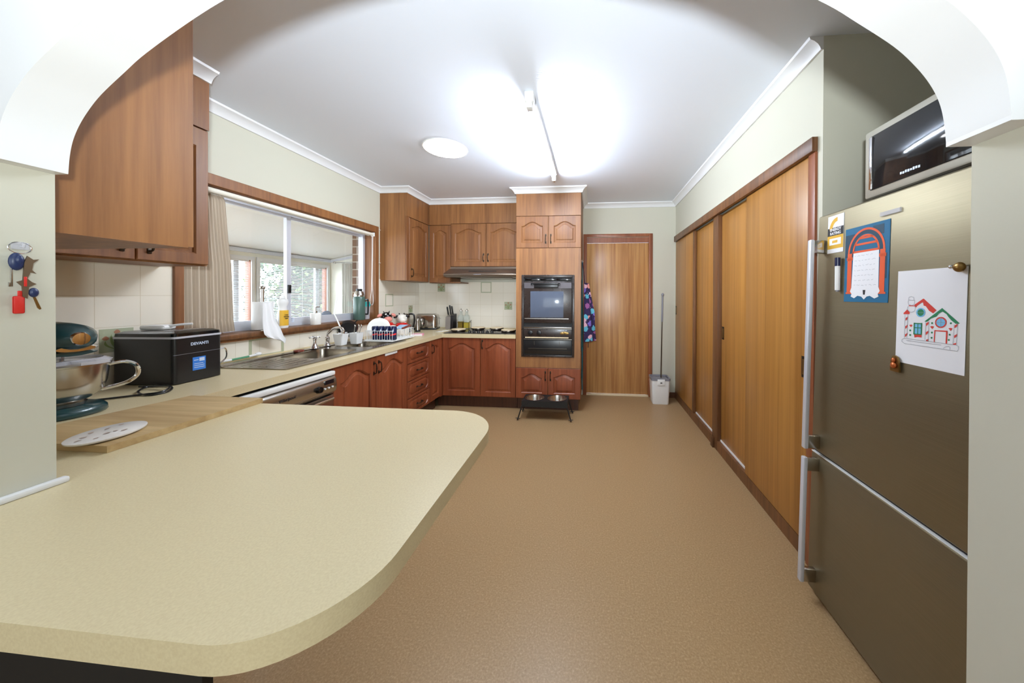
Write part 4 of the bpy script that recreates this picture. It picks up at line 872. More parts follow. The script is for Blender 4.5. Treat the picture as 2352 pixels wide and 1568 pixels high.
# ---------------------------------------------------------------- window dressing
bl = thing('roller_blind', 'rolled-up cream roller blind across the top of the window', 'blind', (-2.46, 1.705, 2.022))
MB().cyl((-.0, 0, 0), (-.0, 1.65, 0), .017, n=16).build('roll', mat('blind_cream', (232, 228, 214), .6), bl)
MB().box(-.02, 1.65, -.02, .02, 1.665, .022, .003).build('end_bracket', 'white_plastic', bl)
MB().tube(smoothpath([(.012, 1.63, -.02), (.012, 1.628, -.3), (.012, 1.62, -.60), (.012, 1.60, -.74), (.012, 1.625, -.79), (.012, 1.65, -.74), (.012, 1.632, -.55), (.012, 1.636, -.3), (.012, 1.642, -.02)], 4), .0022, 5).build('chain', 'white_plastic', bl)
def pleats(w, h0, h1, n, amp, x=0, flare=1.0, dens=8):
    rings = []; N = n*dens
    for z, f, a in ((h1, .80, .5), (h1-.04, .84, .8), (h1-.3, .9, 1), ((h0+h1)/2, .96, 1), (h0+.10, 1.0*flare, 1.1), (h0+.085, 1.0*flare, .8), (h0, 1.03*flare, 1.35)):
        rings.append([(x+amp*a*math.sin(2*PI*i/dens+.6*math.sin(i*.37)), w*f*i/N, z) for i in range(N+1)])
    return rings
m = MB().loft(pleats(.30, 1.09, 2.02, 15, .009), cap0=False, cap1=False, closed=False)
cu = thing('sheer_curtain', 'cream sheer curtain drawn to the left side of the sink window', 'curtain', (-2.515, 1.715, 0))
m.build('cloth', 'sheer', cu, ang=80, fix=False)
MB().tube([(0, 0, 2.015), (0, 1.66, 2.015)], .005).build('wire', 'white_plastic', cu)
for z, lb in ((2.095, 'upper white cord cleat on the wall beside the corner cupboard'), (1.715, 'lower white cord cleat on the wall beside the corner cupboard')):
    c = tag(MB().box(0, -.012, -.006, .006, .012, .006, .002).tube([(.004, -.03, .006), (.014, -.012, 0), (.014, .012, 0), (.004, .03, .006)], .003).ell((.008, -.026, -.02), .005, .005, .01).build('cord_cleat', 'white_plastic', None, loc=(XL+.0005, 3.466, z)), lb, 'cleat', 'cord cleats')

# ---------------------------------------------------------------- sunroom beyond the window
struct('floor_sunroom', MB().box(-5.1, -1, -.05, -2.74, 5.8, 0), 'floor_vinyl', smooth=False)
m = MB(); fx0, fx1 = -5.10, -5.0
wins = [(3.30, 4.25), (4.34, 5.585), (.9, 2.0), (2.1, 3.2), (-.5, .75)]
ys = sorted(wins); y = -1.0
for a, b in ys: m.box(fx0, y, 0, fx1, a, 2.05); m.box(fx0, a, 0, fx1, b, .90); m.box(fx0, a, 1.86, fx1, b, 2.05); y = b
m.box(fx0, y, 0, fx1, 5.9, 2.05)
struct('wall_sunroom_far', m, 'sunroom_wall', smooth=False)
struct('wall_sunroom_end', MB().box(-5.1, 5.66, 0, -2.74, 5.76, 2.7), 'sunroom_wall', smooth=False)
struct('ceiling_sunroom', MB().prism([(-5.1, 2.0), (-2.73, 2.42), (-2.73, 2.46), (-5.1, 2.04)], 'y', -1.0, 5.8), 'sunroom_ceiling', smooth=False)
struct('trim_10', MB().box(-5.0, -1, 1.955, -4.965, 5.66, 2.012, .006), 'aluminium', 'pale cornice along the sunroom wall')
struct('trim_11', MB().prism([(-5.0, 1.955), (-2.74, 2.355), (-2.74, 2.40), (-5.0, 2.0)], 'y', 5.63, 5.66), 'aluminium', 'pale cornice on the sunroom end wall')
for k, (a, b) in enumerate(wins[:2]):
    w_ = struct('window_%d' % (k+2), MB().box(-4.999, a-.03, .86, -4.98, a+.015, 1.90).box(-4.999, b-.015, .86, -4.98, b+.03, 1.90).box(-4.999, a+.015, 1.85, -4.98, b-.015, 1.90).box(-4.999, a+.015, .86, -4.98, b-.015, .91).box(-5.09, b-.20, .945, -5.05, b-.13, 1.859).box(-5.09, a+.001, .901, -5.051, b-.02, .94), 'gloss_white_paint', 'sunroom window frame', smooth=False)
    struct('window_glass', MB().box(-5.075, a, .9, -5.07, b, 1.86), 'window_glass', parent=w_, smooth=False)
    struct('reveal', MB().box(-5.09, b-.018, .9, -5.0, b-.001, 1.86), 'door_frame_wood', parent=w_, smooth=False)
    v = thing('venetian_blind', ['white venetian blind in the left sunroom window, seen past the curtain', 'white venetian blind in the wide right sunroom window with leaves behind'][k], 'blind', (-5.03, a+.01, 1.855), 0, 'venetian blinds in the sunroom')
    L = b-a-.035
    MB().box(-.02, 0, -.03, .02, L, 0, .003).build('headrail', 'white_plastic', v)
    m = MB(); z_ = -.05
    while z_ > -.93:
        m.face([(-.012, 0, z_+.0045), (.012, 0, z_-.0045), (.012, L, z_-.0045), (-.012, L, z_+.0045)]); z_ -= .0255
    m.build('slats', 'slat_white', v, smooth=False)
    MB().box(-.003, L*.12, -.93, -.001, L*.12+.003, -.03).box(-.003, L*.62, -.93, -.001, L*.62+.003, -.03).build('cord', 'white_plastic', v)
    MB().box(-.012, 0, -.945, .012, L, -.93, .002).build('bottom_rail', 'white_plastic', v)
# end wall curtain and rod
ec = thing('grey_curtain', 'pleated pale grey curtain on a rod on the sunroom end wall', 'curtain', (-4.68, 5.56, 0))
R = pleats(.19, .35, 1.955, 5, .018, 0); R = [[(p[1], p[0], p[2]) for p in r] for r in R]
MB().loft(R, cap0=False, cap1=False, closed=False).build('cloth', 'curtain_grey', ec, ang=80, fix=False)
MB().cyl((-.14, 0, 1.945), (.60, 0, 1.945), .012, n=12).ell((-.15, 0, 1.945), .03, .022, .022, 12, 8).build('rod', 'steel', ec)
ec = thing('white_curtain', 'white curtain hanging right of the pleated grey one in the sunroom', 'curtain', (-4.485, 5.60, 0))
R = pleats(.16, .002, 1.95, 3, .012, 0); R = [[(p[1], p[0], p[2]) for p in r] for r in R]
MB().loft(R, cap0=False, cap1=False, closed=False).build('cloth', 'towel_paper', ec, ang=80, fix=False)
ob = thing('bird_ornament', 'grey bird-shaped ornament on the outer sill behind the soap pump', 'ornament', (-2.672, 2.975, 1.0885))
MB().ell((0, 0, .050), .032, .055, .048).build('body', 'grey_ornament', ob); MB().lathe([(.028, 0), (.012, .07), (0, .10)], M=Matrix.Rotation(PI/2+.35, 4, 'X'), c=(0, -.02, .055)).build('tail', 'grey_ornament', ob)
# garden
struct('ground_outside', MB().box(-25, -10, -.3, -5.1, 25, -.1), 'paving', smooth=False)
bu = thing('garden_bush', 'leafy green shrub outside the sunroom window', 'bush', (-7.3, 8.6, -.1))
random.seed(11); m1, m2 = MB(), MB()
for i in range(5200):
    a, b = random.uniform(0, 2*PI), math.acos(random.uniform(-1, 1)); r = random.uniform(.72, 1.05)
    p = Vector((1.2*r*math.sin(b)*math.cos(a), 2.3*r*math.sin(b)*math.sin(a), 1.5+1.45*r*math.cos(b)))
    q = Matrix.Rotation(random.uniform(0, 6), 3, 'Z') @ Matrix.Rotation(random.uniform(-1.2, 1.2), 3, 'X'); s_ = random.uniform(.05, .10)
    (m2 if random.random() < .3 else m1).face([p+q @ Vector(v)*s_ for v in ((0, -1, 0), (.45, -.1, .1), (0, 1, 0), (-.45, -.1, .1))])
m1.build('foliage', 'foliage', bu, smooth=False, fix=False); m2.build('young_foliage', 'foliage_light', bu, smooth=False, fix=False)
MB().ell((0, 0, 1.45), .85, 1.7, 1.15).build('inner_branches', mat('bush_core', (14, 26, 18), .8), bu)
fn = thing('garden_fence', 'pale blue-grey garden fence beyond the left sunroom window', 'fence', (-9.5, 2.0, -.1))
MB().box(0, 0, 0, .04, 7.5, 1.35).build('panel', 'fence_blue', fn, smooth=False)

# ---------------------------------------------------------------- things on the near worktop
# stand mixer
mx = thing('stand_mixer', 'dark teal stand mixer with a steel bowl behind the left jamb', 'mixer', (-2.075, 1.035, HT+.0005))
MB().loft([[(x*k-.03, y*k, z) for x, y in rrect(-.19, -.10, .19, .10, .095, 8)] for z, k in ((0, .97), (.006, 1), (.022, .99), (.032, .93))]).build('base', 'teal_dark', mx, ang=60)
MB().loft([[(x-.15, y, z) for x, y in rrect(-a, -b, a, b, min(a, b)*.8, 5)] for z, a, b in ((.03, .07, .065), (.10, .05, .05), (.2, .05, .05), (.25, .06, .055))]).build('column', 'teal_dark', mx, ang=60)
hd = MB().loft([[(x, .078*k*math.cos(a), .300+.058*k*math.sin(a)-(.010 if x > .1 else 0)) for a in [2*PI*i/20 for i in range(20)]] for x, k in ((-.21, .25), (-.205, .6), (-.18, .85), (-.12, 1), (0, 1.0), (.06, .95), (.10, .85), (.13, .62), (.145, .3))]).build('head', 'teal_dark', mx, ang=70)
MB().loft([[(x, .0795*k*math.cos(a), .256+.012*k2*math.sin(a)) for a in [2*PI*i/20 for i in range(20)]] for x, k, k2 in ((-.19, .8, .9), (-.1, 1, 1), (.06, .96, 1), (.10, .86, 1), (.125, .6, .9))]).build('trim_band', 'chrome', hd)
MB().loft([[(x, .0775*k*math.cos(a), .238+.010*math.sin(a)) for a in [2*PI*i/20 for i in range(20)]] for x, k in ((-.15, .8), (-.1, 1), (.06, .96), (.10, .86), (.115, .6))]).build('lower_housing', 'teal_dark', hd)
MB().lathe([(0, 0), (.024, 0), (.026, .012), (.022, .02), (0, .022)], M=Matrix.Rotation(PI/2, 4, 'Y') @ Matrix.Rotation(0, 4, 'X'), c=(.128, 0, .294)).build('hub_cap', 'chrome', hd)
MB().lathe([(0, 0), (.020, 0), (.022, .012), (.016, .03), (.008, .036), (0, .036)], M=Matrix.Rotation(PI/2, 4, 'X'), c=(.088, -.052, .290), n=20).cyl((.10, -.075, .292), (.135, -.078, .294), .006).build('screw_knob', 'chrome', hd)
bw = MB().lathe([(0, .034), (.058, .034), (.062, .046), (.056, .05), (.076, .062), (.098, .085), (.108, .12), (.112, .16), (.114, .192), (.118, .194), (.118, .188), (.111, .186), (.105, .13), (.09, .09), (.0, .06)], c=(.045, 0, 0), n=40).build('bowl', 'steel', mx, ang=50)
MB().tube(smoothpath([(.11, .09, .180), (.13, .12, .184), (.145, .145, .165), (.145, .15, .125), (.13, .125, .095), (.095, .075, .080)], 5), .007).build('bowl_handle', 'chrome', bw)
MB().lathe([(.116, .193), (.120, .202), (.10, .214), (.098, .208), (.114, .199)], c=(.045, 0, 0), n=40).prism([(.10, -.02), (.21, -.035), (.22, .0), (.21, .035), (.10, .03)], 'z', .201, .212).build('splash_guard', 'clear_plastic', mx)
MB().cyl((.045, 0, .16), (.045, 0, .25), .012).build('beater_shaft', 'chrome', mx)
cb = tag(MB().tube(smoothpath([(-2.16, 1.17, HT+.006), (-2.06, 1.26, HT+.006), (-1.99, 1.30, HT+.012), (-2.04, 1.36, HT+.02), (-2.16, 1.36, HT+.012), (-2.10, 1.29, HT+.01), (-2.01, 1.27, HT+.005), (-2.0, 1.33, HT+.005), (-2.10, 1.40, HT+.006), (-2.24, 1.38, HT+.006)], 6), .0042).build('power_cord', 'black_plastic', None), 'coiled black power cord between the mixer and the black appliance', 'cord')
# ice maker
im = thing('ice_maker', 'black countertop ice maker with a blue sticker and grey lid band', 'ice maker', (-2.112, 1.425, HT), math.radians(4))
MB().loft([[(x, y, z) for x, y in rrect(-.325, 0, 0, .225, .02, 5)] for z in (.004, .236)]).build('body', 'black_plastic', im, ang=50)
MB().loft([[(x, y, z) for x, y in rrect(-.328+k, -.003+k, .003-k, .228-k, .02, 5)] for z, k in ((.236, 0), (.246, 0))]).build('band', mat('band_grey', (190, 190, 198), .35), im, ang=50)
ld_ = MB().loft([[(x, y, z) for x, y in rrect(-.325+k, 0+k, -k, .225-k, .02, 5)] for z, k in ((.246, 0), (.262, .002), (.272, .02))]).build('lid', 'black_gloss', im, ang=50)
MB().box(-.21, .03, .2725, -.04, .18, .2745, .0008).build('lid_window', mat('smoke_glass', (110, 104, 100), .12), ld_)
text('DEVANTI', .021, 'light_print', 'lettering', im, (.0012, .112, .200), (PI/2, 0, PI/2), bold=.0006, sx=.95)
st = MB().box(0, .080, .058, .0012, .140, .128).build('sticker', 'blue_sticker', im, smooth=False)
MB().box(.0012, .110, .104, .0018, .134, .122).box(.0012, .085, .110, .0018, .106, .114).box(.0012, .086, .071, .0018, .133, .074).box(.0012, .086, .081, .0018, .133, .084).box(.0012, .086, .091, .0018, .128, .094).build('sticker_print', 'light_print', st, smooth=False)
MB().box(-.004, .0, .152, .0016, .225, .1535).build('seam', 'grey_plastic', im, smooth=False)
sc = thing('ice_scoop', 'white plastic scoop lying on the black ice maker', 'scoop', (-2.32, 1.50, HT+.2742), .2)
MB().loft([[(x, y*k, abs(math.sin(i/9*PI))*0+h*(y/.035)**2*.02+.002) for i, (x, y) in enumerate([(xx, yy) for yy in (-.035, -.02, 0, .02, .035)])] for xx, k, h in ((-.05, .8, 1), (0, 1, 1), (.06, .9, 1))], cap0=False, cap1=False, closed=False).build('bowl', 'white_plastic', sc, fix=False)
MB().box(-.055, -.035, .0, .06, .035, .026, .012, 3).build('shell', 'white_plastic', sc); MB().tube([(.055, 0, .02), (.10, .02, .026), (.13, .04, .028)], .006).build('handle', 'white_plastic', sc)
# chopping board and trivet
bd = tag(MB().plate([(-1.411, .803), (-1.411, 1.243), (-1.755, 1.243), (-1.815, .92), (-1.815, .803)], [], 0, .02).build('chopping_board', 'board_wood', None, smooth=False, loc=(0, 0, HT+.0005)), 'large worn wooden chopping board on the near worktop', 'chopping board')
tv = thing('marble_plate', 'white marbled oval plate lying on the chopping board', 'plate', (-1.522, .868, HT+.021), math.radians(27))
MB().lathe([(0, 0), (.10, 0), (.112, .005), (.113, .009), (.108, .010), (0, .009)], sx=.62, sy=.82, n=40).build('slab', 'marble', tv)
m = MB(); random.seed(5)
for i in range(9):
    a = random.uniform(0, 6.28); r = random.uniform(.01, .085); cx, cy = .6*r*math.cos(a), .8*r*math.sin(a); m.face([(cx+random.uniform(.003, .008)*math.cos(b), cy+random.uniform(.003, .012)*math.sin(b), .0104) for b in [2*PI*j/7 for j in range(7)]])
vn = m.build('veining', 'marble_vein', tv, smooth=False, fix=False)
gj = thing('glass_jug', 'clear glass jug with a handle beside the ice maker', 'jug', (-2.37, 1.765, HT+.0005))
MB().lathe([(0, .003), (.036, .003), (.04, .02), (.036, .12), (.04, .135), (.037, .135), (.033, .12), (.037, .02), (0, .008)], n=24).build('vessel', 'bottle_glass', gj)
MB().tube(smoothpath([(.03, .02, .12), (.04, .05, .125), (.042, .062, .10), (.04, .06, .06), (.035, .03, .03)], 4), .004).build('handle', 'chrome', gj)

# ---------------------------------------------------------------- window sill things
pr = thing('paper_towel_stand', 'steel upright stand holding the kitchen paper roll on the sill', 'stand', (-2.475, 2.18, WZ0+.0005))
MB().lathe([(0, 0), (.07, 0), (.07, .005), (0, .006)]).build('base', 'steel', pr); MB().cyl((0, 0, .005), (0, 0, .312), .010).ell((0, 0, .318), .017, .017, .015).build('pole', 'steel', pr)
pp = thing('paper_towel_roll', 'white kitchen paper roll with a loose sheet hanging over the sill edge', 'paper towel', (-2.475, 2.18, WZ0+.0075))
MB().lathe([(.018, 0), (.062, 0), (.062, .205), (.018, .205), (.018, 0)], n=32).build('roll', 'towel_paper', pp)
R = []
for z, y0, y1, x in ((.20, -.055, .01, .063), (.12, -.06, .02, .069), (.06, -.065, .03, .074), (0, -.07, .055, .085), (-.03, -.072, .07, .096), (-.055, -.05, .085, .098), (-.085, .04, .08, .098)):
    R.append([(x+.006*math.sin(i*1.1), y0+(y1-y0)*i/12, z-(.03*i/12 if z < 0 else 0)) for i in range(13)])
MB().loft(R, cap0=False, cap1=False, closed=False).build('loose_sheet', 'towel_paper', pp, ang=80, fix=False)
ds = thing('dish_soap_bottle', 'white squeeze bottle of dishwashing liquid with an orange label', 'bottle', (-2.475, 2.335, WZ0+.0005))
MB().lathe([(0, 0), (.036, 0), (.040, .01), (.038, .10), (.030, .15), (.028, .17), (.036, .19), (.041, .21), (.034, .228), (.018, .236), (0, .236)], sx=.8, n=28).build('bottle', 'white_plastic', ds)
MB().lathe([(.018, .236), (.015, .256), (.006, .264), (.005, .28), (0, .28)], n=16).build('cap', 'white_plastic', ds)
lb = MB().loft([[(.0325*math.cos(a)*1.0, .0408*math.sin(a), z) for a in [-1.15+2.3*i/12 for i in range(13)]] for z in (.02, .142)], cap0=False, cap1=False, closed=False).build('label', 'yellow_label', ds, fix=False)
for i, w in enumerate(('Lemon', 'Dishwashing', 'Liquid')): text(w, .0115 if i == 1 else .014, 'dark_print', 'lettering', lb, (.0335, .0, .105-i*.014), (PI/2, 0, PI/2), bold=.0004, sx=.75)
sp_ = thing('soap_pump', 'white ceramic soap pump with a chrome spout on the sill', 'soap dispenser', (-2.475, 2.64, WZ0+.0005))
MB().lathe([(0, 0), (.038, 0), (.040, .006), (.040, .095), (.036, .102), (.012, .104), (0, .104)]).build('bottle', 'white_ceramic', sp_)
MB().cyl((0, 0, .103), (0, 0, .12), .012).cyl((0, 0, .12), (0, 0, .15), .005).tube([(0, -.002, .15), (0, .01, .156), (0, .035, .154), (0, .042, .148)], .005).build('pump', 'chrome', sp_)
tf = thing('thermos_flask', 'large green steel vacuum flask with a black side handle', 'flask', (-2.50, 3.205, WZ0+.0005))
MB().lathe([(0, 0), (.052, 0), (.055, .008), (.055, .235), (.048, .25), (0, .25)]).build('body', 'green_enamel', tf)
MB().lathe([(.049, .248), (.050, .262), (.040, .29), (.034, .305), (0, .306)]).build('collar', 'steel', tf); MB().lathe([(.028, .306), (.030, .33), (0, .332)]).build('stopper', 'black_plastic', tf)
MB().tube(smoothpath([(.015, .05, .21), (.03, .075, .215), (.036, .085, .2), (.036, .085, .07), (.03, .075, .055), (.015, .05, .06)], 4), .009).build('handle', 'black_plastic', tf)
text('STANLEY', .011, 'dark_print', 'lettering', tf, (.0545, .022, .20), (PI/2, 0, PI/2+.35))
sh = thing('shaker_bottle', 'translucent shaker bottle with an aqua lid at the end of the sill', 'bottle', (-2.505, 3.325, WZ0+.0005))
MB().lathe([(0, 0), (.028, 0), (.034, .14), (0, .14)]).build('cup', 'clear_plastic', sh); MB().lathe([(.036, .138), (.037, .165), (.030, .168), (.030, .19), (0, .192)]).build('lid', 'aqua', sh)

# ---------------------------------------------------------------- far end of the sink
ZD = HT+.0125
ch = thing('cutlery_caddy', 'white plastic two-cup cutlery holder beside the dish rack', 'cutlery holder', (-2.225, 2.715, ZD), math.radians(0))
for k in (0, 1):
    x, y = (-.032, -.046) if k == 0 else (.040, .050)
    q = [(z, r) for z, r in ((0, .034), (.095, .046), (.10, .047))]
    MB().loft([[(x+a*(r/.047), y+b*(r/.047), z) for a, b in rrect(-.047, -.047, .047, .047, .015, 3)] for z, r in q]+[[(x+a*.92, y+b*.92, .10) for a, b in rrect(-.047, -.047, .047, .047, .015, 3)], [(x+a*.7, y+b*.7, .01) for a, b in rrect(-.047, -.047, .047, .047, .015, 3)]]).build('cup', 'white_plastic', ch, ang=45)
sk_ = [('metal_whisk_handle', 'long white-handled utensil leaning up out of the caddy against the window', 'utensil', [(-2.235, 2.70, ZD+.03), (-2.31, 2.70, ZD+.20), (-2.35, 2.70, ZD+.28), (-2.36, 2.76, ZD+.50)], .006, 'white_plastic')]
for n_, l_, c_, P, r, mm_ in sk_: tag(MB().tube(P, r).build('spatula', mm_, None), l_, c_)
for i, (dx, dy, lx, ly, lb) in enumerate(((.01, .035, .01, .01, 'leftmost steel fork standing in the caddy'), (.03, .06, .0, .02, 'middle steel spoon standing in the caddy'), (.045, .045, .015, .03, 'rightmost steel knife standing in the caddy'))):
    b0 = Vector((-2.215+dx, 2.715+dy, ZD+.03)); t1 = b0+Vector((lx, ly, .13))
    m = MB().tube([b0, t1], .003, 6)
    m.ell(t1, .007, .005, .016, 10, 8)
    tag(m.build(['fork', 'spoon', 'table_knife'][i], 'steel', None), lb, 'cutlery', 'cutlery in the caddy')
# dish rack
rk = thing('dish_rack', 'white wire dish rack with a drip tray at the end of the sink', 'dish rack', (-2.21, 2.885, ZD))
RW, RL, RH = .30, .38, .105
MB().box(0, 0, 0, RW, RL, .008, .004).build('tray', 'white_plastic', rk)
m = MB(); w = .0026
for z in (.014, .09+.012): m.tube([(0.01, .01, z), (RW-.01, .01, z), (RW-.01, RL-.01, z), (.01, RL-.01, z)], w, 6, True)
for i in range(15):
    y = .01+(RL-.02)*i/14
    for x in (.01, RW-.01): m.tube([(x, y, .014), (x, y, .102)], w*.85, 5)
    m.tube([(.01, y, .014), (RW-.01, y, .014)], w*.85, 5)
for i in range(1, 11):
    x = .01+(RW-.02)*i/11
    for y in (.01, RL-.01): m.tube([(x, y, .014), (x, y, .102)], w*.85, 5)
m.build('wire_basket', 'white_plastic', rk)
def plate_(name, label, loc, r, M, mt):
    t = thing(name, label, 'plate', loc)
    MB().lathe([(0, 0), (r*.55, 0), (r*.6, .004), (r*.95, .016), (r, .018), (r*.94, .020), (r*.58, .009), (0, .005)], M=M, n=40).build('dish', mt, t, ang=60); return t
Mt = Matrix.Rotation(math.radians(30), 4, 'Z') @ Matrix.Rotation(math.radians(68), 4, 'X')
plate_('dinner_plate', 'white dinner plate standing tilted in the dish rack', (-2.15, 3.03, ZD+.115), .102, Mt, 'white_ceramic')
plate_('side_plate', 'smaller white plate standing behind the big one in the dish rack', (-2.09, 3.16, ZD+.075), .055, Mt, 'white_ceramic')
pn = thing('black_pan', 'small black pan leaning behind the white plate', 'pan', (-2.38, 2.90, ZD+.11))
MB().lathe([(0, 0), (.07, 0), (.082, .035), (.085, .036), (.073, -.003), (0, -.004)], M=Matrix.Rotation(math.radians(40), 4, 'Z') @ Matrix.Rotation(math.radians(-75), 4, 'X')).build('pan_body', 'black_plastic', pn)
MB().tube([(.03, .03, .05), (.05, .06, .09)], .006).build('handle', 'black_plastic', pn)
cl = ['nearest dark blue can in the dish rack', 'second dark blue can in the rack', 'third dark blue can in the rack', 'fourth dark blue can in the rack', 'fifth dark blue can in the rack, farthest along']
for i in range(4):
    c = thing('drink_can', ['leftmost dark blue can in the dish rack', 'second dark blue can from the left in the rack', 'third dark blue can from the left in the rack', 'rightmost dark blue can in the rack'][i], 'can', (-2.115+.063*i, 2.925, ZD+.0165), 0, 'dark blue cans in the dish rack')
    MB().lathe([(0, 0), (.024, 0), (.029, .008), (.029, .120), (.025, .130), (0, .128)], n=24).build('can_body', 'navy', c)
    bnd = MB().loft([[(.0294*math.cos(a), .0294*math.sin(a), z+.006*(a)) for a in [-2.5+2.4*i_/12 for i_ in range(13)]] for z in (.052, .066)], cap0=False, cap1=False, closed=False).build('red_band', 'navy_red', c, fix=False)
    MB().ell((.026*math.cos(-1.2), .026*math.sin(-1.2), .088), .008, .006, .014, 10, 8).build('printed_badge', 'light_print', c)
cbd = tag(MB().box(-.012, 0, 0, .012, .14, .018, .004, rot=Matrix.Rotation(.15, 3, 'X')).build('wooden_server', 'red_brown', None, loc=(-1.945, 3.10, ZD+.108)), 'dark brown wooden server resting on the end of the dish rack', 'utensil')
glb = tag(MB().box(-.05, 0, 0, .05, .11, .004, .0015, rot=Matrix.Rotation(.28, 3, 'X')).build('blue_cloth', mat('pale_blue', (160, 196, 226), .5), None, loc=(-2.02, 3.15, ZD+.112)), 'folded pale blue cloth on the far end of the dish rack', 'cloth')
# cow jars
def cow(name, label, loc, rz, head, body, muzzle, scarf, sc=1):
    c = thing(name, label, 'ceramic figure', loc, rz); c.scale = (sc, sc, sc)
    MB().lathe([(0, 0), (.062, 0), (.072, .02), (.075, .06), (.066, .10), (.048, .13), (0, .135)]).build('body', body, c)
    h = MB().ell((0, 0, .178), .052, .05, .05).build('head', head, c)
    MB().ell((.035, 0, .160), .036, .038, .030).build('muzzle', muzzle, h)
    MB().ell((.005, -.062, .198), .012, .024, .015, M=Matrix.Rotation(.5, 4, 'X')).ell((.005, .062, .198), .012, .024, .015, M=Matrix.Rotation(-.5, 4, 'X')).build('ears', muzzle if head == 'cow_black' else 'cow_black', h)
    MB().ell((.03, -.016, .204), .010, .010, .013).ell((.03, .016, .204), .010, .010, .013).build('eyes', 'cow_white', h)
    MB().tube([(0, -.02, .22), (0, -.028, .238)], [.007, .003]).tube([(0, .02, .22), (0, .028, .238)], [.007, .003]).build('horns', 'cow_black', h)
    MB().lathe([(.05, .122), (.072, .108), (.074, .09), (.05, .13)]).build('scarf', scarf, c)
    return c
c = cow('cow_jar', 'ceramic black cow jar with a red coat and green ribbon', (-2.32, 3.395, HT+.0005), math.radians(-35), 'cow_black', 'cow_red', 'cow_pink', 'cow_red', 1.18)
MB().tube(smoothpath([(.045, -.06, .10), (.07, -.02, .075), (.076, .02, .07), (.055, .06, .095)], 4), .008).tube(smoothpath([(.06, .03, .07), (.076, .0, .04), (.07, -.04, .02)], 4), .008).build('ribbon', 'cow_green', c)
c = cow('cow_jar', 'ceramic white cow jar with a red scarf', (-2.25, 3.57, HT+.0005), math.radians(-45), 'cow_white', 'cow_white', 'cow_white', 'cow_red', 1.05)
# kettle
kt = thing('kettle', 'brushed steel electric kettle with a black handle', 'kettle', (-2.335, 3.77, HT+.0005), math.radians(20))
MB().lathe([(0, 0), (.078, 0), (.08, .018), (.0, .02)]).build('power_base', 'black_plastic', kt)
MB().lathe([(0, .02), (.074, .02), (.076, .03), (.070, .12), (.060, .215), (.05, .226), (0, .232)], n=36).build('body', 'steel', kt, ang=50)
MB().prism([(-.06, .195), (-.085, .21), (-.055, .222)], 'y', -.016, .016).build('spout', 'steel', kt)
MB().tube(smoothpath([(.045, 0, .222), (.085, 0, .224), (.108, 0, .20), (.110, 0, .12), (.095, 0, .06), (.07, 0, .04)], 4), .011).build('handle', 'black_plastic', kt)
# toaster
to = thing('toaster', 'long polished steel toaster in the corner', 'toaster', (-2.25, 4.14, HT+.0005), math.radians(14))
TL_, TD_ = .30, .21
MB().box(-TL_/2, -TD_/2, 0, TL_/2, TD_/2, .024, .006).build('base', 'black_plastic', to)
MB().loft([[(x, y, z) for x, y in rrect(-TL_/2+k, -TD_/2+k, TL_/2-k, TD_/2-k, .045, 6)] for z, k in ((.024, 0), (.175, 0), (.195, .008), (.203, .025))]).build('shell', mat('polished_steel', (205, 200, 192), .12, 1.0), to, ang=40)
MB().box(-.12, -.05, .200, .12, -.025, .2045).box(-.12, .02, .200, .12, .045, .2045).build('slot', 'black_matt', to)
m = MB()
for y in (-.045, .045): m.box(TL_/2-.002, y-.003, .06, TL_/2+.001, y+.003, .16)
m.build('lever_slot', 'black_matt', to)
for y in (-.045, .045): MB().box(TL_/2, y-.018, .135, TL_/2+.022, y+.018, .145, .003).build('lever', 'steel', to)
pm = thing('pepper_mill', 'steel and clear pepper mill standing on the worktop before the toaster', 'mill', (-2.20, 3.83, HT+.0005))
MB().lathe([(0, 0), (.026, 0), (.026, .05), (.02, .07), (.022, .13), (.024, .15), (.018, .165), (0, .168)]).build('body', 'steel', pm); MB().lathe([(.027, 0), (.034, .004), (.030, .02), (.026, .022)]).build('foot', 'black_plastic', pm)
# tea towel
tt = thing('tea_towel', 'folded pink and white tea towel beside the dish rack', 'tea towel', (-1.99, 3.46, HT+.0005), .35)
MB().box(-.06, -.07, 0, .06, .07, .010, .004).box(-.057, -.066, .010, .058, .060, .020, .004).build('folds', 'towel_white', tt)
m = MB()
for i in range(5): m.box(-.058, -.06+i*.026, .0185, .0595, -.05+i*.026, .0208).box(.057, -.06+i*.026, .002, .0615, -.05+i*.026, .02)
m.build('stripe', 'towel_pink', tt)
# spoon rest
sr = thing('spoon_rest', 'small pale spoon rest left of the hotplates', 'spoon rest', (-1.90, 3.80, HT+.0005), .4)
MB().lathe([(0, 0), (.03, 0), (.038, .01), (.034, .012), (0, .004)], sx=1.3).build('dish', 'white_ceramic', sr); MB().tube([(.03, 0, .012), (.11, .03, .018)], .004).build('handle', 'white_ceramic', sr)
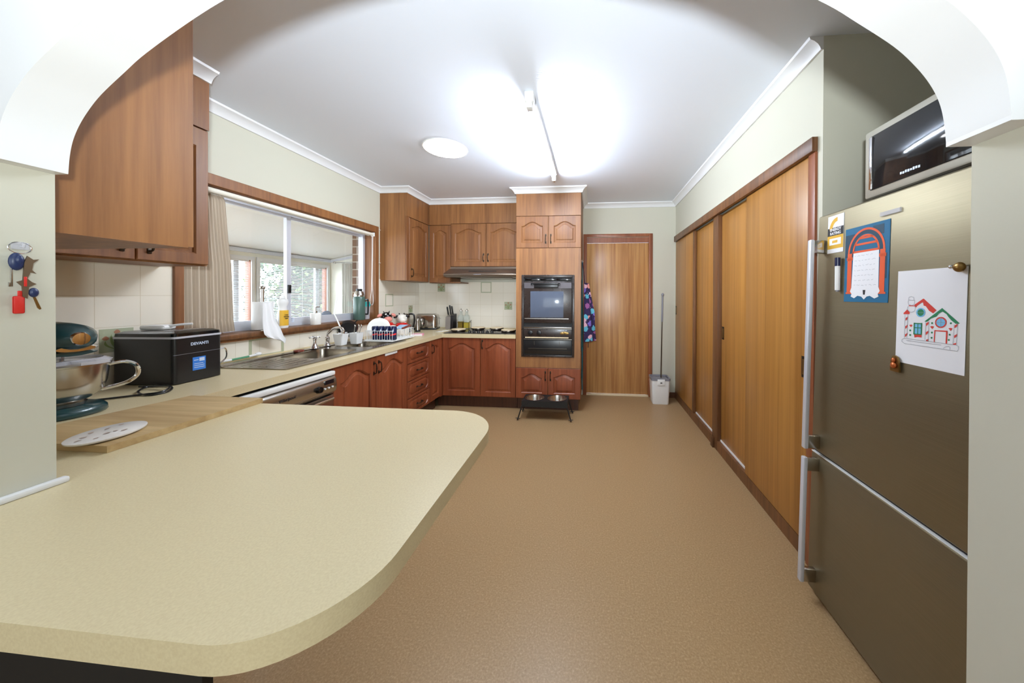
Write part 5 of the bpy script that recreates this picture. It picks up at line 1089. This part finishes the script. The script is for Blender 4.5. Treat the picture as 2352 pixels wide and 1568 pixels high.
# knife block and knives
kx, ky = -1.95, 4.225
kbk = thing('knife_block', 'brushed steel and black knife block behind the hotplates', 'knife block', (kx, ky, HT+.0005))
MB().prism([(-.06, 0), (.04, 0), (.05, .19), (-.05, .165)], 'x', -.05, .02).build('steel_side', mat('block_steel', (158, 150, 144), .42, .45), kbk); MB().prism([(-.062, 0), (.045, 0), (.055, .205), (-.052, .178)], 'x', .0205, .06).build('black_side', 'black_plastic', kbk)
for i, (dx, dz, lb) in enumerate(((-.028, 0, 'leftmost black-handled knife in the block'), (.010, .022, 'tallest black-handled knife, in the middle of the block'), (.038, .01, 'rightmost black-handled knife in the block'))):
    b0 = Vector((kx+dx, ky-.01, HT+.185)); 
    kn = thing('kitchen_knife', lb, 'knife', b0, 0, 'knives in the block')
    MB().loft([[(x-.01*z/.1, y-.012*z/.1, z) for x, y in rrect(-.009*k, -.012*k, .009*k, .012*k, .006*k, 3)] for z, k in ((.008, .9), (.03, 1), (.06, .9), (.10+dz, 1.1), (.118+dz, .8))]).build('handle', 'black_plastic', kn)
    MB().box(-.007, -.01, -.004, .007, .01, .008, .002).build('bolster', 'steel', kn)
# oil bottles
orx, ory = -1.77, 4.245
rkk = thing('oil_rack', 'dark wire rack holding the two oil bottles', 'rack', (orx, ory, HT+.0005))
m = MB()
for z in (.004, .09): m.tube([(-.085, -.045, z), (.085, -.045, z), (.085, .045, z), (-.085, .045, z)], .002, 6, True)
for x in (-.085, 0, .085):
    for y in (-.045, .045): m.tube([(x, y, .004), (x, y, .09)], .002, 6)
for s_ in (-1, 1): m.tube(smoothpath([(s_*.085, -.02, .09), (s_*.10, -.018, .115), (s_*.10, .018, .115), (s_*.085, .02, .09)], 3), .002, 6)
m.build('wire_frame', 'antique_metal', rkk)
for s_, oil, lb, hh in ((-1, 'oil_dark', 'left glass oil bottle with darker oil', .095), (1, 'oil_gold', 'right glass oil bottle with golden oil', .085)):
    b = thing('oil_bottle', lb, 'bottle', (orx+s_*.0415, ory, HT+.007), 0, 'oil bottles in the wire rack')
    MB().loft([[(x*k, y*k, z) for x, y in rrect(-.036, -.036, .036, .036, .012, 4)] for z, k in ((0, .95), (.005, 1), (.15, 1), (.175, .8), (.19, .42), (.215, .36), (.235, .4))]).build('glass', 'bottle_glass', b, ang=50)
    MB().loft([[(x*k, y*k, z) for x, y in rrect(-.0364, -.0364, .0364, .0364, .012, 4)] for z, k in ((.004, .96), (.008, 1), (hh, 1))]).build('oil', oil, b, ang=50)
    MB().lathe([(0, .235), (.019, .235), (.018, .25), (.008, .254), (.004, .275), (0, .276)], n=16).build('pourer', 'steel', b)

# white strip hooked over the sink cupboard door
ho = tag(MB().box(0, 0, 0, .006, .17, .022, .002).box(-.012, .02, .014, .0, .04, .022).build('door_towel_rail', 'white_plastic', None, loc=(-1.7985, 2.61, .815)), 'white plastic strip hooked on the right sink cupboard door', 'towel rail')

# ---------------------------------------------------------------- aprons on the tower side
def apron(name, label, x, y0, y1, z0, z1, mt, strap, thick=.02, seed=0):
    t = thing(name, label, 'apron', (x, y0, 0)); N = 24; R = []
    for z, f0, f1, a in ((z1, .12, .72, .5), (z1-.12, .2, .75, .7), (z1-.3, .05, .95, 1), ((z0+z1)/2, 0, 1, 1.1), (z0+.12, 0, 1.0, 1.2), (z0, .05, .95, 1.3)):
        w = y1-y0; R.append([(thick*a*(1+math.sin(i*.9+seed+z*2)*.6)*(.4+.6*math.sin(PI*i/N)), w*(f0+(f1-f0)*i/N), z) for i in range(N+1)]+[(.001, w*(f0+(f1-f0)*i/N), z) for i in range(N, -1, -1)])
    MB().loft(R).build('cloth', mt, t, ang=70); return t
ap = apron('apron', 'dark teal apron hanging flat on the oven tower side', TX1+.001, 3.72, 3.98, .70, 1.53, 'apron_teal', None, .012, 1)
MB().tube([(.006, .12, 1.50), (.004, .15, 1.76), (.006, .19, 1.50)], .004, 6).tube(smoothpath([(.012, .03, .74), (.014, .02, .55), (.010, .035, .38), (.014, .03, .24)], 4), [.009]*9+[.006]*4, 6).build('tie', 'apron_teal', ap)
ap = apron('apron', 'purple floral print apron bunched over the teal one', TX1+.030, 3.82, 4.10, .79, 1.50, 'floral', None, .075, 3)
MB().tube([(.01, .12, 1.49), (-.020, .06, 1.755)], .004, 6).build('neck_strap', 'navy', ap)
MB().tube([(.05, .14, .80), (.05, .15, .70)], .004, 6).build('tie', 'navy', ap)
MB().box(.075, .20, .84, .082, .28, 1.02, .002).build('pocket_cloth', 'towel_paper', ap)
tag(MB().box(0, -.012, -.012, .004, .012, .02, .002).tube([(.002, 0, -.005), (.016, 0, -.006), (.018, 0, .006)], .003).build('wall_hook', 'white_plastic', None, loc=(TX1+.0005, 3.88, 1.76)), 'white hook on the tower side with the aprons', 'hook')

# ---------------------------------------------------------------- mop and bucket
bk = thing('mop_bucket', 'tall narrow white mop bucket with a grey wringer top', 'bucket', (.845, 4.12, 0))
MB().loft([[(x*k, y*k, z) for x, y in rrect(-.115, -.105, .115, .105, .03, 5)] for z, k in ((0, .84), (.01, .87), (.29, .98), (.30, .98))]).build('tub', 'white_plastic', bk, ang=50)
MB().loft([[(x*k, y*k, z) for x, y in rrect(-.118, -.108, .118, .108, .03, 5)] for z, k in ((.295, 1), (.325, 1), (.325, .86), (.30, .84))]).build('wringer_rim', 'grey_plastic', bk, ang=50)
MB().box(-.09, -.08, .296, .09, .08, .312, .004).build('wringer_plate', 'grey_plastic', bk)
MB().box(-.045, -.112, .24, .045, -.098, .315, .004).build('front_tab', 'white_plastic', bk); MB().box(-.012, -.114, .265, .012, -.111, .278, .001).build('catch', 'dark_print', bk)
mp_ = thing('flat_mop', 'slim steel-handled mop standing in the white bucket', 'mop', (.86, 4.11, .17))
MB().cyl((0, 0, 0), (.012, 0, .85), .0085, n=12).build('pole', 'steel_dark', mp_); MB().cyl((.012, 0, .85), (.017, 0, 1.17), .0115, n=12).ell((.018, 0, 1.19), .018, .018, .022).build('grip', 'grey_plastic', mp_)
MB().box(-.06, -.05, -.02, .06, .05, .0, .006).build('mop_head', 'grey_plastic', mp_)

# ---------------------------------------------------------------- pet bowl stand
ps = thing('pet_bowl_stand', 'black metal raised stand for two pet bowls in front of the oven tower', 'pet bowl stand', (-.515, 3.49, 0))
cs = [(-.125, 0), (.125, 0)]
m = MB().plate([(-.245, -.115), (.245, -.115), (.245, .115), (-.245, .115)], [[(cx+.098*math.cos(a), cy+.098*math.sin(a)) for a in [2*PI*i/28 for i in range(28)]] for cx, cy in cs], .205, .209)
m.box(-.245, -.117, .145, .245, -.113, .209).box(-.245, .113, .145, .245, .117, .209).box(-.249, -.115, .145, -.245, .115, .209).box(.245, -.115, .145, .249, .115, .209)
m.build('tray', 'black_matt', ps, smooth=False)
for sx in (-1, 1):
    for sy in (-1, 1):
        MB().tube([(sx*.24, sy*.11, .17), (sx*.285, sy*.125, .02), (sx*.29, sy*.127, .006)], .007, 8).tube([(sx*.262, sy*.127, .022), (sx*.31, sy*.127, .026)], .004, 6).build('leg', 'black_matt', ps)
for (cx, cy), lb in zip(cs, ('left steel pet bowl in the black stand', 'right steel pet bowl in the black stand')):
    tag(MB().lathe([(.104, .0), (.106, .003), (.098, .004), (.090, -.02), (.075, -.05), (0, -.052), (0, -.055), (.078, -.053), (.094, -.02), (.097, -.001)], n=36).build('pet_bowl', 'steel', None, loc=(-.515+cx, 3.49+cy, .2095)), lb, 'bowl', 'steel pet bowls')
